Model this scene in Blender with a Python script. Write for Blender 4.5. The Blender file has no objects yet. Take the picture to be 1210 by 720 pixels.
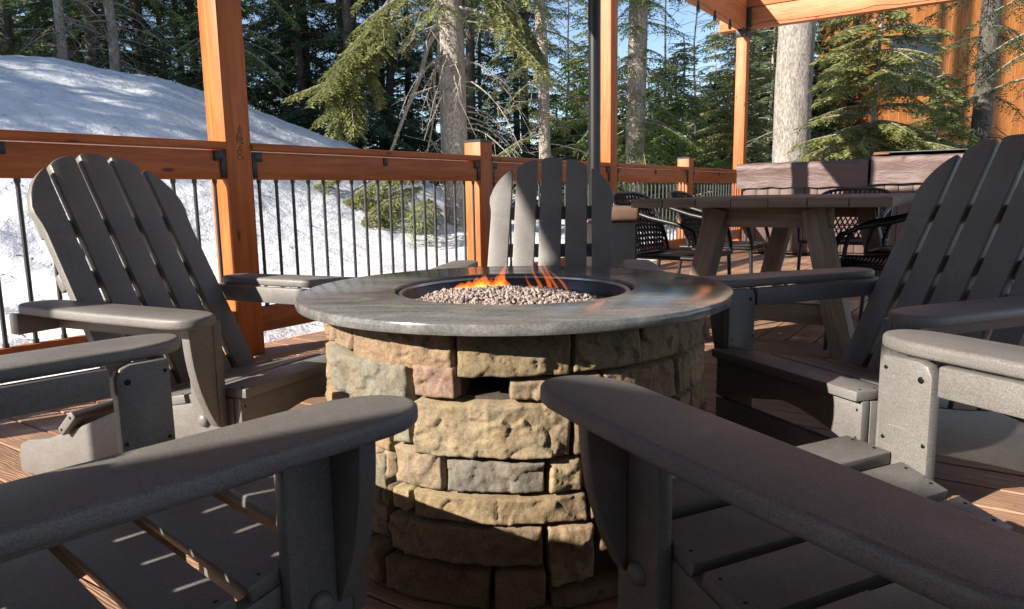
import bpy, bmesh, math, random
import numpy as np
from mathutils import Vector, Matrix, noise
R_ = math.radians
scene = bpy.context.scene
COL = scene.collection

# ------------------------------------------------------------------ camera
H, PITCH, ROLL, FPX = 0.8624, 0.152, 0.0168, 858.6
cam_d = bpy.data.cameras.new('camera'); cam = bpy.data.objects.new('camera', cam_d); COL.objects.link(cam)
cam_d.sensor_width = 36; cam_d.lens = FPX / 1210 * 36; cam_d.clip_end = 3000; cam_d.clip_start = .02
_f = Vector((0, math.cos(PITCH), -math.sin(PITCH))); _u = Vector((0, math.sin(PITCH), math.cos(PITCH))); _r = Vector((1, 0, 0))
cr = _r * math.cos(ROLL) - _u * math.sin(ROLL); cu = _r * math.sin(ROLL) + _u * math.cos(ROLL)
M = Matrix((cr, cu, -_f)).transposed().to_4x4(); M.translation = (0, 0, H); cam.matrix_world = M
cam_d.dof.use_dof = False
scene.camera = cam

# ------------------------------------------------------------------ light
SUN_EL = R_(27); SUN_DIR = Vector((-.841, -.541, 0)).normalized()      # horizontal direction TOWARDS the sun
world = bpy.data.worlds.new('World'); scene.world = world; world.use_nodes = True
nt = world.node_tree; bg = nt.nodes['Background']
sky = nt.nodes.new('ShaderNodeTexSky'); sky.sky_type = 'NISHITA'; sky.sun_disc = False
sky.sun_elevation = SUN_EL; sky.sun_rotation = math.atan2(SUN_DIR.x, SUN_DIR.y); sky.altitude = 1200; sky.dust_density = .4
nt.links.new(sky.outputs[0], bg.inputs[0]); bg.inputs[1].default_value = .078
sl = bpy.data.lights.new('sun', 'SUN'); sl.energy = 5.0; sl.angle = R_(.5); sl.color = (1, .92, .80)
sun = bpy.data.objects.new('sun', sl); COL.objects.link(sun)
sv = Vector((SUN_DIR.x * math.cos(SUN_EL), SUN_DIR.y * math.cos(SUN_EL), math.sin(SUN_EL)))
sun.rotation_euler = sv.to_track_quat('Z', 'Y').to_euler(); sun.location = (-5, -3, 6)
vs = scene.view_settings; vs.view_transform = 'Standard'; vs.look = 'None'; vs.gamma = 1; vs.exposure = 1.3
scene.render.engine = 'CYCLES'
cy = scene.cycles; cy.max_bounces = 6; cy.diffuse_bounces = 4; cy.glossy_bounces = 3; cy.transmission_bounces = 3; cy.transparent_max_bounces = 8
cy.use_denoising = True; cy.caustics_reflective = False; cy.caustics_refractive = False

# ------------------------------------------------------------------ node materials
class NM:
    def __init__(s, name, rough=.6, spec=.5, metal=0.):
        s.m = bpy.data.materials.new(name); s.m.use_nodes = True; s.t = s.m.node_tree; s.n = s.t.nodes; s.l = s.t.links
        s.b = s.n['Principled BSDF']; s.b.inputs['Roughness'].default_value = rough
        s.b.inputs['Specular IOR Level'].default_value = spec; s.b.inputs['Metallic'].default_value = metal
        s.tc = s.n.new('ShaderNodeTexCoord')
    def co(s, kind='Object', scale=(1, 1, 1), rot=(0, 0, 0)):
        mp = s.n.new('ShaderNodeMapping'); mp.inputs['Scale'].default_value = scale; mp.inputs['Rotation'].default_value = rot
        s.l.new(s.tc.outputs[kind], mp.inputs[0]); return mp.outputs[0]
    def noise(s, co, scale, detail=4, rough=.5, dist=0.):
        x = s.n.new('ShaderNodeTexNoise'); x.inputs['Scale'].default_value = scale; x.inputs['Detail'].default_value = detail
        x.inputs['Roughness'].default_value = rough; x.inputs['Distortion'].default_value = dist
        s.l.new(co, x.inputs['Vector']); return x.outputs[0]
    def voro(s, co, scale, feat='F1', out='Distance'):
        x = s.n.new('ShaderNodeTexVoronoi'); x.feature = feat; x.inputs['Scale'].default_value = scale; s.l.new(co, x.inputs['Vector']); return x.outputs[out]
    def wave(s, co, scale, dist=4, detail=3, dscale=1., d='Y'):
        x = s.n.new('ShaderNodeTexWave'); x.inputs['Scale'].default_value = scale; x.inputs['Distortion'].default_value = dist
        x.inputs['Detail'].default_value = detail; x.inputs['Detail Scale'].default_value = dscale; x.bands_direction = d
        s.l.new(co, x.inputs['Vector']); return x.outputs['Fac']
    def ramp(s, fac, stops):
        x = s.n.new('ShaderNodeValToRGB'); e = x.color_ramp.elements
        while len(e) < len(stops): e.new(.5)
        for q, (p, c) in zip(e, stops): q.position = p; q.color = (*c, 1) if len(c) == 3 else c
        s.l.new(fac, x.inputs[0]); return x.outputs[0]
    def mix(s, a, b, fac, mode='MIX'):
        x = s.n.new('ShaderNodeMix'); x.data_type = 'RGBA'; x.blend_type = mode
        for i, v in ((0, fac), (6, a), (7, b)):
            if hasattr(v, 'is_output'): s.l.new(v, x.inputs[i])
            else: x.inputs[i].default_value = v if i == 0 else (*v, 1)
        return x.outputs[2]
    def math(s, op, a, b=0.):
        x = s.n.new('ShaderNodeMath'); x.operation = op
        for i, v in ((0, a), (1, b)):
            if hasattr(v, 'is_output'): s.l.new(v, x.inputs[i])
            else: x.inputs[i].default_value = v
        return x.outputs[0]
    def attr(s, name):
        x = s.n.new('ShaderNodeAttribute'); x.attribute_name = name; return x.outputs['Color']
    def color(s, c):
        if hasattr(c, 'is_output'): s.l.new(c, s.b.inputs['Base Color'])
        else: s.b.inputs['Base Color'].default_value = (*c, 1)
    def rough(s, r): s.l.new(r, s.b.inputs['Roughness'])
    def bump(s, h, strength=.3, dist=.01):
        x = s.n.new('ShaderNodeBump'); x.inputs['Strength'].default_value = strength; x.inputs['Distance'].default_value = dist
        if s.b.inputs['Normal'].is_linked: s.l.new(s.b.inputs['Normal'].links[0].from_socket, x.inputs['Normal'])
        s.l.new(h, x.inputs['Height']); s.l.new(x.outputs[0], s.b.inputs['Normal'])

def wood(name, c1, c2, c3, rough=.55, grain=1., bump=.25, knots=True, emboss=False):
    k = NM(name, rough, .35)
    co = k.co('UV', (1.2, 14 * grain, 1)); n1 = k.noise(co, 2.2, 7, .62, .6)
    fine = k.noise(k.co('UV', (3, 130 * grain, 1)), 3, 3, .6)
    c = k.ramp(n1, [(.28, c1), (.5, c2), (.72, c3)])
    c = k.mix(c, k.ramp(fine, [(.3, (.6, .6, .6)), (.7, (1.05, 1.05, 1.05))]), .55, 'MULTIPLY')
    big = k.noise(k.co('UV', (.5, 3, 1)), 1.3, 2)
    c = k.mix(c, k.ramp(big, [(.35, (.72, .72, .72)), (.65, (1.1, 1.1, 1.1))]), .7, 'MULTIPLY')
    if knots:
        v = k.voro(k.co('UV', (1.7, 5.5, 1)), 1.35)
        c = k.mix(c1 if False else tuple(x * .35 for x in c1), c, k.ramp(v, [(.05, (0, 0, 0)), (.10, (1, 1, 1))]))
        ck = k.noise(k.co('UV', (.9, 55, 1)), 1.6, 2, .5); c = k.mix(c, tuple(x * .3 for x in c1), k.ramp(ck, [(.715, (0, 0, 0)), (.735, (.8, .8, .8))]))
    k.color(c); k.bump(fine, bump, .002)
    if emboss:
        wt = k.noise(k.co('Object'), 1.6, 6, .65, .4); k.rough(k.ramp(wt, [(.40, (.28,) * 3), (.56, (.7,) * 3)])); c = k.mix(c, k.ramp(wt, [(.38, (.66, .63, .62)), (.55, (1, 1, 1)), (.7, (1.12, 1.12, 1.14))]), .85, 'MULTIPLY')
        w = k.wave(k.co('UV', (1.1, 7, 1)), 4.5, 9, 2, 1.4, 'Y'); k.bump(w, .4, .003)
        c2_ = k.mix(c, (.55, .55, .55), k.math('MULTIPLY', k.ramp(w, [(.0, (1, 1, 1)), (.35, (0, 0, 0))]), .3), 'MULTIPLY'); k.color(c2_)
    return k.m

def speck(name, base, rough=.5, fine=420, bump=.35, var=.12, spec=.45):
    k = NM(name, rough, spec); co = k.co('Object')
    n = k.noise(co, fine, 2, .6); b = k.noise(co, 5, 4, .6)
    c = k.ramp(b, [(.3, tuple(x * (1 - var) for x in base)), (.7, tuple(x * (1 + var) for x in base))])
    c = k.mix(c, k.ramp(n, [(.35, (.6, .6, .6)), (.7, (1.3, 1.3, 1.3))]), .7, 'MULTIPLY')
    streak = k.noise(k.co('Object', (14, 14, 60)), 4, 3)
    c = k.mix(c, k.ramp(streak, [(.4, (.9, .9, .9)), (.7, (1.08, 1.08, 1.08))]), .5, 'MULTIPLY')
    w = k.noise(k.co('Object'), 7, 9, .72, .8); c = k.mix(c, tuple(min(1, x * 1.7 + .03) for x in base), k.math('MULTIPLY', k.ramp(w, [(.55, (0, 0, 0)), (.75, (1, 1, 1))]), .3))
    sc_ = k.noise(k.co('Object', (160, 9, 160)), 1, 2, .5); c = k.mix(c, tuple(x * 1.8 for x in base), k.math('MULTIPLY', k.ramp(sc_, [(.70, (0, 0, 0)), (.74, (1, 1, 1))]), .22))
    sp_ = k.voro(k.co('Object'), 46); c = k.mix(c, (.42, .41, .39), k.math('MULTIPLY', k.ramp(sp_, [(.035, (1, 1, 1)), (.06, (0, 0, 0))]), .5))
    k.color(c); k.bump(n, bump, .0015); k.rough(k.ramp(b, [(.3, (rough - .1,) * 3), (.7, (rough + .12,) * 3)]))
    return k.m

def plain(name, base, rough=.5, metal=0., nscale=30, var=.15, bump=.1, spec=.5):
    k = NM(name, rough, spec, metal); n = k.noise(k.co('Object'), nscale, 5, .6)
    k.color(k.ramp(n, [(.3, tuple(x * (1 - var) for x in base)), (.7, tuple(min(1, x * (1 + var)) for x in base))])); k.bump(n, bump, .003)
    return k.m

MAT = {}
MAT['cedar'] = wood('cedar_stain', (.33, .076, .013), (.455, .122, .023), (.55, .175, .040), .5)
MAT['cedar_end'] = wood('cedar_end_grain', (.40, .13, .035), (.52, .19, .055), (.6, .25, .08), .7)
MAT['beam'] = wood('beam_wood', (.36, .11, .035), (.48, .165, .058), (.56, .22, .088), .55)
MAT['deck'] = wood('deck_composite', (.32, .175, .110), (.40, .235, .150), (.47, .29, .19), .65, .8, .3, False, True)
MAT['table'] = wood('weathered_table_wood', (.14, .098, .070), (.21, .152, .110), (.28, .205, .150), .6, 1.2, .3)
MAT['plank'] = wood('pale_plank', (.30, .21, .14), (.42, .31, .21), (.5, .39, .28), .7)
MAT['ceil'] = wood('gray_ceiling_boards', (.26, .24, .22), (.33, .31, .29), (.4, .38, .36), .6)
MAT['siding'] = wood('cabin_siding', (.19, .060, .014), (.31, .112, .024), (.38, .15, .038), .6, .7)
MAT['hdpe'] = speck('gray_lumber', (.166, .155, .146), .46)
MAT['screw'] = plain('dark_screw', (.012, .012, .014), .4, .6)
MAT['bolt'] = speck('gray_cap', (.17, .165, .16), .38, 500, .1)
MAT['black'] = plain('black_metal', (.014, .014, .016), .42, .3)
MAT['baluster'] = plain('black_rail_metal', (.05, .05, .052), .36, .2, 40, .2, .05)
MAT['wicker'] = plain('black_wicker', (.012, .011, .012), .42, 0, 80, .3, .3)
MAT['tub'] = plain('tub_panel', (.088, .052, .045), .6, 0, 12, .12, .1)
MAT['vinyl'] = None
k = NM('brown_vinyl', .5, .4); co = k.co('Object'); n = k.noise(k.co('Object', (1.2, 1.2, 5)), 2.2, 5, .6, 1.2)
k.color(k.ramp(n, [(.3, (.095, .060, .053)), (.7, (.125, .082, .074))])); k.bump(n, .5, .03); MAT['vinyl'] = k.m
# granite-like slab
k = NM('slab_stone', .3, .5); co = k.co('Object', (1, 3.2, 1), (0, 0, .9)); n = k.noise(co, 4.5, 8, .68, 1.2); f = k.noise(k.co('Object'), 160, 3, .7)
c = k.ramp(n, [(.3, (.090, .090, .089)), (.5, (.142, .141, .138)), (.68, (.23, .222, .21))]); c = k.mix(c, k.ramp(f, [(.35, (.62,) * 3), (.65, (1.25,) * 3)]), .75, 'MULTIPLY')
k.color(c); k.bump(f, .10, .0012); k.rough(k.ramp(n, [(.3, (.09,) * 3), (.7, (.22,) * 3)])); MAT['slab'] = k.m
# wall stone, each stone has its own hue
k = NM('ledge_stone', .85, .25); co = k.co('Object'); n = k.noise(co, 16, 9, .66, .4); f = k.noise(co, 190, 5, .75); t = k.attr('tint')
c = k.mix(t, k.ramp(n, [(.28, (.55, .55, .60)), (.5, (1, 1, 1)), (.72, (1.22, 1.15, 1.0))]), .85, 'MULTIPLY'); c = k.mix(c, k.ramp(f, [(.34, (.55,) * 3), (.66, (1.3,) * 3)]), .75, 'MULTIPLY')
rust = k.noise(co, 7, 4, .6); c = k.mix(c, (.20, .135, .075), k.math('MULTIPLY', k.ramp(rust, [(.5, (0, 0, 0)), (.72, (1, 1, 1))]), .5)); k.color(c)
k.bump(n, .5, .006); k.bump(f, .8, .003); MAT['stone'] = k.m
MAT['mortar'] = plain('dark_joint', (.055, .045, .035), .95, 0, 60, .3, .5)
k = NM('bowl_steel', .42, .5, .8); n = k.noise(k.co('Object'), 12, 5, .6); k.color(k.ramp(n, [(.3, (.05, .048, .045)), (.7, (.13, .125, .12))])); k.bump(n, .1, .003); MAT['bowl'] = k.m
MAT['rim'] = plain('rim_steel', (.42, .40, .38), .32, .9, 20, .2, .05)
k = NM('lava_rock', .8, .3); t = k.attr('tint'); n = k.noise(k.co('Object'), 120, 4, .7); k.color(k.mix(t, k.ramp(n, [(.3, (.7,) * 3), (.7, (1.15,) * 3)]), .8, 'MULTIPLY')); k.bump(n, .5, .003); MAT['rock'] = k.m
# flame
for nm_, c_, st_ in (('flame', (1, .17, .016), 52), ('flame_core', (1, .36, .06), 60)):
    m = bpy.data.materials.new(nm_); m.use_nodes = True; t = m.node_tree; t.nodes.remove(t.nodes['Principled BSDF'])
    em = t.nodes.new('ShaderNodeEmission'); em.inputs[0].default_value = (*c_, 1); em.inputs[1].default_value = st_; t.links.new(em.outputs[0], t.nodes['Material Output'].inputs['Volume']); MAT[nm_] = m
# snow
k = NM('old_snow', .75, .3); co = k.co('Object'); n = k.noise(co, .9, 8, .62, .3); f = k.noise(co, 9, 6, .65); d = k.noise(co, 3.2, 7, .7)
c = k.ramp(n, [(.3, (.58, .60, .64)), (.6, (.70, .715, .74))]); c = k.mix(c, (.30, .27, .23), k.math('MULTIPLY', k.ramp(d, [(.60, (0, 0, 0)), (.78, (1, 1, 1))]), .5)); k.color(c)
k.bump(n, .7, .14); k.bump(f, .55, .05); k.b.inputs['Subsurface Weight'].default_value = 0; MAT['snow'] = k.m
# bark
def bark(name, a, b, c_, sc=1.):
    k = NM(name, .9, .2); co = k.co('Object', (7 * sc, 7 * sc, 2.2 * sc)); n = k.noise(co, 2.2, 8, .7, .8); v = k.voro(k.co('Object', (16 * sc, 16 * sc, 5 * sc)), 1, 'DISTANCE_TO_EDGE')
    c = k.ramp(n, [(.3, a), (.5, b), (.7, c_)]); f = k.noise(k.co('Object', (30 * sc, 30 * sc, 12 * sc)), 1.5, 6, .7); c = k.mix(c, k.ramp(f, [(.38, (.35,) * 3), (.55, (1.1,) * 3)]), .7, 'MULTIPLY'); k.color(c); k.bump(f, .7, .03); k.bump(n, .6, .03); return k.m
MAT['bark'] = bark('fir_bark', (.20, .17, .135), (.36, .315, .265), (.50, .45, .39))
MAT['bark_pale'] = bark('pale_fir_bark', (.15, .13, .115), (.29, .26, .235), (.41, .375, .34), .8)
MAT['bark_dark'] = bark('dark_bark', (.06, .052, .045), (.10, .088, .076), (.17, .15, .13))
MAT['twig'] = bark('dead_twig', (.17, .15, .125), (.26, .235, .20), (.34, .31, .27), 3)
def needles(name, a, b, c_, tl=.36):
    k = NM(name, .55, .3); n = k.noise(k.co('Object'), 1.7, 5, .7); n2 = k.noise(k.co('Object'), 14, 2, .6)
    c = k.ramp(k.math('ADD', k.math('MULTIPLY', n, .6), k.math('MULTIPLY', n2, .4)), [(.33, a), (.5, b), (.66, c_)]); k.color(c)
    tb = k.n.new('ShaderNodeBsdfTranslucent'); k.l.new(c, tb.inputs[0]); ms = k.n.new('ShaderNodeMixShader'); ms.inputs[0].default_value = tl
    k.l.new(k.b.outputs[0], ms.inputs[1]); k.l.new(tb.outputs[0], ms.inputs[2]); k.l.new(ms.outputs[0], k.n['Material Output'].inputs[0]); return k.m
MAT['needle_light'] = needles('needles_light', (.10, .12, .040), (.19, .205, .072), (.29, .285, .115))
MAT['needle_green'] = needles('needles_green', (.07, .12, .035), (.15, .215, .058), (.245, .29, .09))
MAT['needle_dark'] = needles('needles_dark', (.030, .050, .020), (.052, .082, .030), (.085, .115, .042), .2)
MAT['needle_blue'] = needles('needles_bluish', (.045, .075, .036), (.075, .118, .055), (.12, .16, .076), .2)
k = NM('window_glass', .08, .6); k.color((.02, .025, .03)); MAT['glass'] = k.m
MAT['trim'] = plain('dark_trim', (.03, .03, .032), .5)
MAT['found'] = plain('concrete', (.045, .045, .048), .85, 0, 8, .3, .4)
MAT['roofing'] = plain('dark_roofing', (.04, .04, .045), .8, 0, 20, .3, .4)
MAT['bulb'] = plain('dark_bulb', (.02, .018, .016), .2)
MAT['bin_lid'] = plain('brown_lid', (.16, .10, .075), .5)
MAT['stamp'] = plain('ink', (.06, .02, .01), .7)
MAT['flash'] = plain('gray_flashing', (.3, .32, .34), .4, .6)

# ------------------------------------------------------------------ mesh helpers
rnd = random.Random(7)
def finish(name, bm, mats, parent=None, smooth=35, loc=None):
    me = bpy.data.meshes.new(name); bm.to_mesh(me); bm.free()
    for m in (mats if isinstance(mats, (list, tuple)) else [mats]): me.materials.append(MAT[m] if isinstance(m, str) else m)
    if smooth: me.shade_smooth(); me.set_sharp_from_angle(angle=R_(smooth))
    o = bpy.data.objects.new(name, me); COL.objects.link(o)
    if parent: o.parent = parent
    if loc is not None: o.location = loc
    return o
def empty(name, loc=(0, 0, 0), rz=0., label=None, cat=None, group=None):
    o = bpy.data.objects.new(name, None); COL.objects.link(o); o.location = loc; o.rotation_euler = (0, 0, rz); o.empty_display_size = .1
    tag(o, label, cat, group); return o
def tag(o, label=None, cat=None, group=None, kind=None):
    if label: o['label'] = label
    if cat: o['category'] = cat
    if group: o['group'] = group
    if kind: o['kind'] = kind
    return o
def copy_tree(o, parent=None):
    c = o.copy(); COL.objects.link(c)
    if parent: c.parent = parent
    for ch in list(o.children): copy_tree(ch, c)
    return c
def merge(dst, src, mat=0, M=None):
    if M is not None: bmesh.ops.transform(src, matrix=M, verts=src.verts)
    for f in src.faces: f.material_index = mat
    me = bpy.data.meshes.new('t'); src.to_mesh(me); src.free(); dst.from_mesh(me); bpy.data.meshes.remove(me)
def uvbox(b, long_axis, off=None):
    uv = b.loops.layers.uv.verify(); ou, ov = off if off else (rnd.uniform(0, 50), rnd.uniform(0, 50))
    ax = [0, 1, 2]; ax.remove(long_axis)
    for f in b.faces:
        n = [abs(x) for x in f.normal]; d = n.index(max(n))
        for l in f.loops:
            c = l.vert.co
            if d == long_axis: u, v = c[ax[0]] * .3, c[ax[1]] * 1.0
            else:
                o = [a for a in ax if a != d][0]; u, v = c[long_axis], c[o] + (.37 if d == ax[0] else 0)
            l[uv].uv = (u + ou, v + ov)
def board(bm, size, M=None, bev=.004, seg=2, mat=0, off=None):
    b = bmesh.new(); bmesh.ops.create_cube(b, size=1); bmesh.ops.scale(b, vec=size, verts=b.verts)
    if bev: bmesh.ops.bevel(b, geom=b.edges[:], offset=bev, segments=seg, profile=.5, affect='EDGES', clamp_overlap=True)
    b.normal_update(); uvbox(b, list(size).index(max(size)), off); merge(bm, b, mat, M)
def bx(bm, x0, x1, y0, y1, z0, z1, bev=.004, seg=2, mat=0, rot=None, off=None):
    M = Matrix.Translation(((x0 + x1) / 2, (y0 + y1) / 2, (z0 + z1) / 2))
    if rot is not None: M = M @ rot
    board(bm, (x1 - x0, y1 - y0, z1 - z0), M, bev, seg, mat, off)
def prism(bm, pts, t, M=None, bev=.004, seg=2, mat=0, long_axis=0):
    b = bmesh.new(); vs_ = [b.verts.new((x, y, 0)) for x, y in pts]; f = b.faces.new(vs_); b.normal_update()
    if f.normal.z < 0: f.normal_flip()
    r = bmesh.ops.extrude_face_region(b, geom=[f]); top = [v for v in r['geom'] if isinstance(v, bmesh.types.BMVert)]
    bmesh.ops.translate(b, vec=(0, 0, t), verts=top); b.normal_update()
    bmesh.ops.recalc_face_normals(b, faces=b.faces[:])
    if bev:
        eds = [e for e in b.edges if abs(e.verts[0].co.z - e.verts[1].co.z) < 1e-6 or e.calc_face_angle(0) > .6]
        bmesh.ops.bevel(b, geom=eds, offset=bev, segments=seg, profile=.5, affect='EDGES', clamp_overlap=True)
    b.normal_update(); uvbox(b, long_axis); merge(bm, b, mat, M)
def tube(bm, pts, rad, n=8, mat=0, cap=True):
    pts = [Vector(p) for p in pts]; rs = rad if isinstance(rad, (list, tuple)) else [rad] * len(pts); rings = []; uvl = bm.loops.layers.uv.verify()
    up = Vector((0, 0, 1)) if abs((pts[-1] - pts[0]).normalized().z) < .9 else Vector((1, 0, 0))
    for i, p in enumerate(pts):
        tn = (pts[min(i + 1, len(pts) - 1)] - pts[max(i - 1, 0)]).normalized(); s = tn.cross(up).normalized(); w = s.cross(tn)
        rings.append([bm.verts.new(p + (s * math.cos(a) + w * math.sin(a)) * rs[i]) for a in [2 * math.pi * j / n for j in range(n)]])
    for a, b in zip(rings, rings[1:]):
        for j in range(n):
            f = bm.faces.new((a[j], a[(j + 1) % n], b[(j + 1) % n], b[j])); f.material_index = mat
    if cap:
        for rg, fl in ((rings[0], True), (rings[-1], False)):
            f = bm.faces.new(rg if not fl else rg[::-1]); f.material_index = mat
def lathe(bm, prof, n=48, M=None, mat=0, closed=False):
    b = bmesh.new(); rings = [[b.verts.new((r * math.cos(2 * math.pi * j / n), r * math.sin(2 * math.pi * j / n), z)) for j in range(n)] for r, z in prof]
    pr = list(zip(rings, rings[1:])) + ([(rings[-1], rings[0])] if closed else [])
    for a, c in pr:
        for j in range(n): b.faces.new((a[j], a[(j + 1) % n], c[(j + 1) % n], c[j]))
    bmesh.ops.remove_doubles(b, verts=b.verts, dist=1e-6); bmesh.ops.recalc_face_normals(b, faces=b.faces[:]); merge(bm, b, mat, M)
def dome(bm, c, nrm_, r, h, mat=0):
    q = Vector(nrm_).to_track_quat('Z', 'Y').to_matrix().to_4x4(); q.translation = c
    pr = [(r, 0)] + [(r * math.cos(a), h * (.25 + .75 * math.sin(a))) for a in [R_(x) for x in (0, 25, 50, 75, 89.9)]]
    lathe(bm, pr, 16, q, mat)
def np_mesh(name, V, F, mats, mi=None, parent=None, smooth=False):
    """V (n,3), F (m,k) arrays of equal-sized faces -> object"""
    V = np.asarray(V, np.float32); F = np.asarray(F, np.int32); me = bpy.data.meshes.new(name); kf = F.shape[1]
    me.vertices.add(len(V)); me.vertices.foreach_set('co', V.ravel()); me.loops.add(F.size); me.loops.foreach_set('vertex_index', F.ravel())
    me.polygons.add(len(F)); me.polygons.foreach_set('loop_start', np.arange(0, F.size, kf, dtype=np.int32)); me.polygons.foreach_set('loop_total', np.full(len(F), kf, np.int32))
    for m in (mats if isinstance(mats, (list, tuple)) else [mats]): me.materials.append(MAT[m])
    if mi is not None: me.polygons.foreach_set('material_index', np.asarray(mi, np.int32))
    me.update(calc_edges=True); me.validate()
    if smooth: me.shade_smooth()
    o = bpy.data.objects.new(name, me); COL.objects.link(o)
    if parent: o.parent = parent
    return o

# rail frame: s along the railing, r towards the outside, z up
AZ = math.atan2(.82500619, .56512369); DV = Vector((.56512369, .82500619, 0)); NV = Vector((-.82500619, .56512369, 0)); RD = 3.4025
def P3(s, r, z=0.): return DV * s + NV * r + Vector((0, 0, z))
RZ = Matrix.Rotation(AZ, 4, 'Z')

# ------------------------------------------------------------------ terrain (snow)
def crest(u):      # the snow bank: slope of the crest above eye level and its distance, by bearing
    xs = [-2.5, -1.4, -.704, -.60, -.47, -.355, -.204, -.08, .05, .3, .7, 1.5]
    el = [.17, .19, .190, .181, .158, .118, .060, .0, -.03, -.03, -.03, -.03]
    yy = [9, 11, 13, 13.8, 14.6, 15.6, 17.2, 18.5, 20, 22, 24, 26]
    return np.interp(u, xs, el), np.interp(u, xs, yy)
def ground_z(X, Y):
    X = np.asarray(X, float); Y = np.asarray(Y, float); Yp = np.maximum(Y, .5); u = X / Yp
    el, yc = crest(u); zc = H + el * yc
    s = DV.x * X + DV.y * Y; r = NV.x * X + NV.y * Y
    base = -.12 + .035 * np.clip(r - 4.2, 0, 8) + .0 * s
    base = np.where(s > 12, base - .02 * (s - 12), base); base = np.maximum(base, -.7)
    y0 = yc * .55; t = np.clip((Y - y0) / np.maximum(yc - y0, .1), 0, 1); t = t * t * (3 - 2 * t)
    t = t ** .8
    z = base * (1 - t) + np.maximum(zc, base) * t
    beyond = np.clip((Y - yc) / 25, 0, 1); z = z - beyond * .8 * (zc - base > 1)
    under = np.clip((3.75 - r) / .25, 0, 1) * np.clip((s + 4.2) / .4, 0, 1) * np.clip((11.9 - s) / .3, 0, 1)
    return z * (1 - under) + under * (-.55)
def snow_ground():
    xs = np.concatenate([np.linspace(-400, -40, 14)[:-1], np.linspace(-40, -14, 60)[:-1], np.linspace(-14, 9, 250)[:-1], np.linspace(9, 40, 60)[:-1], np.linspace(40, 400, 14)])
    ys = np.concatenate([np.linspace(-400, -12, 14)[:-1], np.linspace(-12, 2, 40)[:-1], np.linspace(2, 22, 240)[:-1], np.linspace(22, 60, 50)[:-1], np.linspace(60, 500, 16)])
    X, Y = np.meshgrid(xs, ys); Z = ground_z(X, Y); r = NV.x * X + NV.y * Y; s_ = DV.x * X + DV.y * Y
    out = ((r > 3.7) | (s_ > 11.8)) & (np.abs(X) < 42) & (Y < 60)
    for idx in np.argwhere(out):
        i, j = idx; p = Vector((X[i, j] * .9, Y[i, j] * .9, .3))
        a = noise.fractal(p, 1.0, 2.0, 5); b_ = noise.fractal(p * 3.1, .9, 2.1, 4); amp = .7 if Y[i, j] < 9 else .38
        Z[i, j] += amp * (.15 * a + .10 * abs(b_))
    ny, nx = X.shape; V = np.stack([X, Y, Z], -1).reshape(-1, 3); idx = np.arange(ny * nx).reshape(ny, nx)
    F = np.stack([idx[:-1, :-1], idx[:-1, 1:], idx[1:, 1:], idx[1:, :-1]], -1).reshape(-1, 4)
    o = np_mesh('snow_ground', V, F, 'snow', smooth=True); tag(o, kind='structure'); return o
snow_ground()

# ------------------------------------------------------------------ deck floor
def deck():
    bm = bmesh.new(); w, g = .147, .006; z0, z1 = -.03, 0.
    s = -3.4
    while s < 4.15:
        bx(bm, s, s + w, -4.2, 3.62, z0, z1, .003, 1); s += w + g
    s_end = s; r = 3.62
    while r > -4.2:
        bx(bm, s_end, 11.5, r - w, r, z0, z1, .003, 1); r -= w + g
    bmesh.ops.transform(bm, matrix=RZ, verts=bm.verts)
    o = finish('deck_floor', bm, 'deck', None, 40); tag(o, kind='structure')
    bm = bmesh.new(); bx(bm, -3.42, 11.52, 3.625, 3.66, -.30, -.005, .004); bx(bm, 11.505, 11.54, -4.2, 3.62, -.30, -.005, .004)
    bmesh.ops.transform(bm, matrix=RZ, verts=bm.verts); o = finish('deck_floor_fascia', bm, 'cedar'); tag(o, kind='structure')
    bm = bmesh.new(); bx(bm, -3.4, 11.5, -4.2, 3.6, -.2, -.06, 0); bmesh.ops.transform(bm, matrix=RZ, verts=bm.verts)
    o = finish('deck_floor_joists', bm, 'trim', None, 0); tag(o, kind='structure')
deck()

# ------------------------------------------------------------------ posts and railing
POST = .155
def post_full(s, label, ztop=3.19, r=RD + POST / 2, stamp=False):
    t = empty('timber_post', P3(s, r), AZ, label, 'post', 'tall timber posts of the patio cover')
    bm = bmesh.new(); h = POST / 2; bx(bm, -h, h, -h, h, 0.001, ztop, .006); finish('shaft', bm, 'cedar', t)
    bm = bmesh.new(); bx(bm, -h - .012, h + .012, -h - .012, h + .012, ztop - .10, ztop + .012, .003); finish('post_bracket', bm, 'black', t)
    if stamp:
        bm = bmesh.new()
        q = random.Random(3)
        for zz in np.arange(1.06, 1.23, .012):
            x = -.012
            while x < .022:
                w = q.uniform(.003, .010)
                if q.random() < .7: bx(bm, x, x + w, -h - .0012, -h + .001, zz, zz + q.uniform(.004, .009), 0)
                x += w + .003
        finish('grade_stamp', bm, 'stamp', t, 0)
    return t
post_full(-2.25, 'tall orange timber post outside the photo at the near end of the rail')
post_full(2.434, 'thick orange timber post with dark grade stamp behind the left chair', stamp=True)
post_full(6.86, 'orange timber post rising behind the tall black pole')
post_full(11.29, 'slim orange timber post carrying the roof beam corner at the far end')
def post_short(s, label):
    t = empty('railing_post', P3(s, RD + POST / 2), AZ, label, 'post', 'short capped posts of the railing'); h = POST / 2
    bm = bmesh.new(); bx(bm, -h, h, -h, h, .001, 1.262, .005); finish('shaft', bm, 'cedar', t)
    bm = bmesh.new(); lathe(bm, [(h * 1.5, 1.2575), (h * 1.5, 1.274), (.02, 1.286), (.0, 1.286)], 4, Matrix.Rotation(R_(45), 4, 'Z')); finish('post_cap', bm, 'black', t, 20)
    return t
post_short(.21, 'short orange railing post left of the photo')
post_short(4.65, 'short orange railing post with black cap left of the round-backed chair')
post_short(9.05, 'short orange railing post behind the far end of the dining table')

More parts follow.
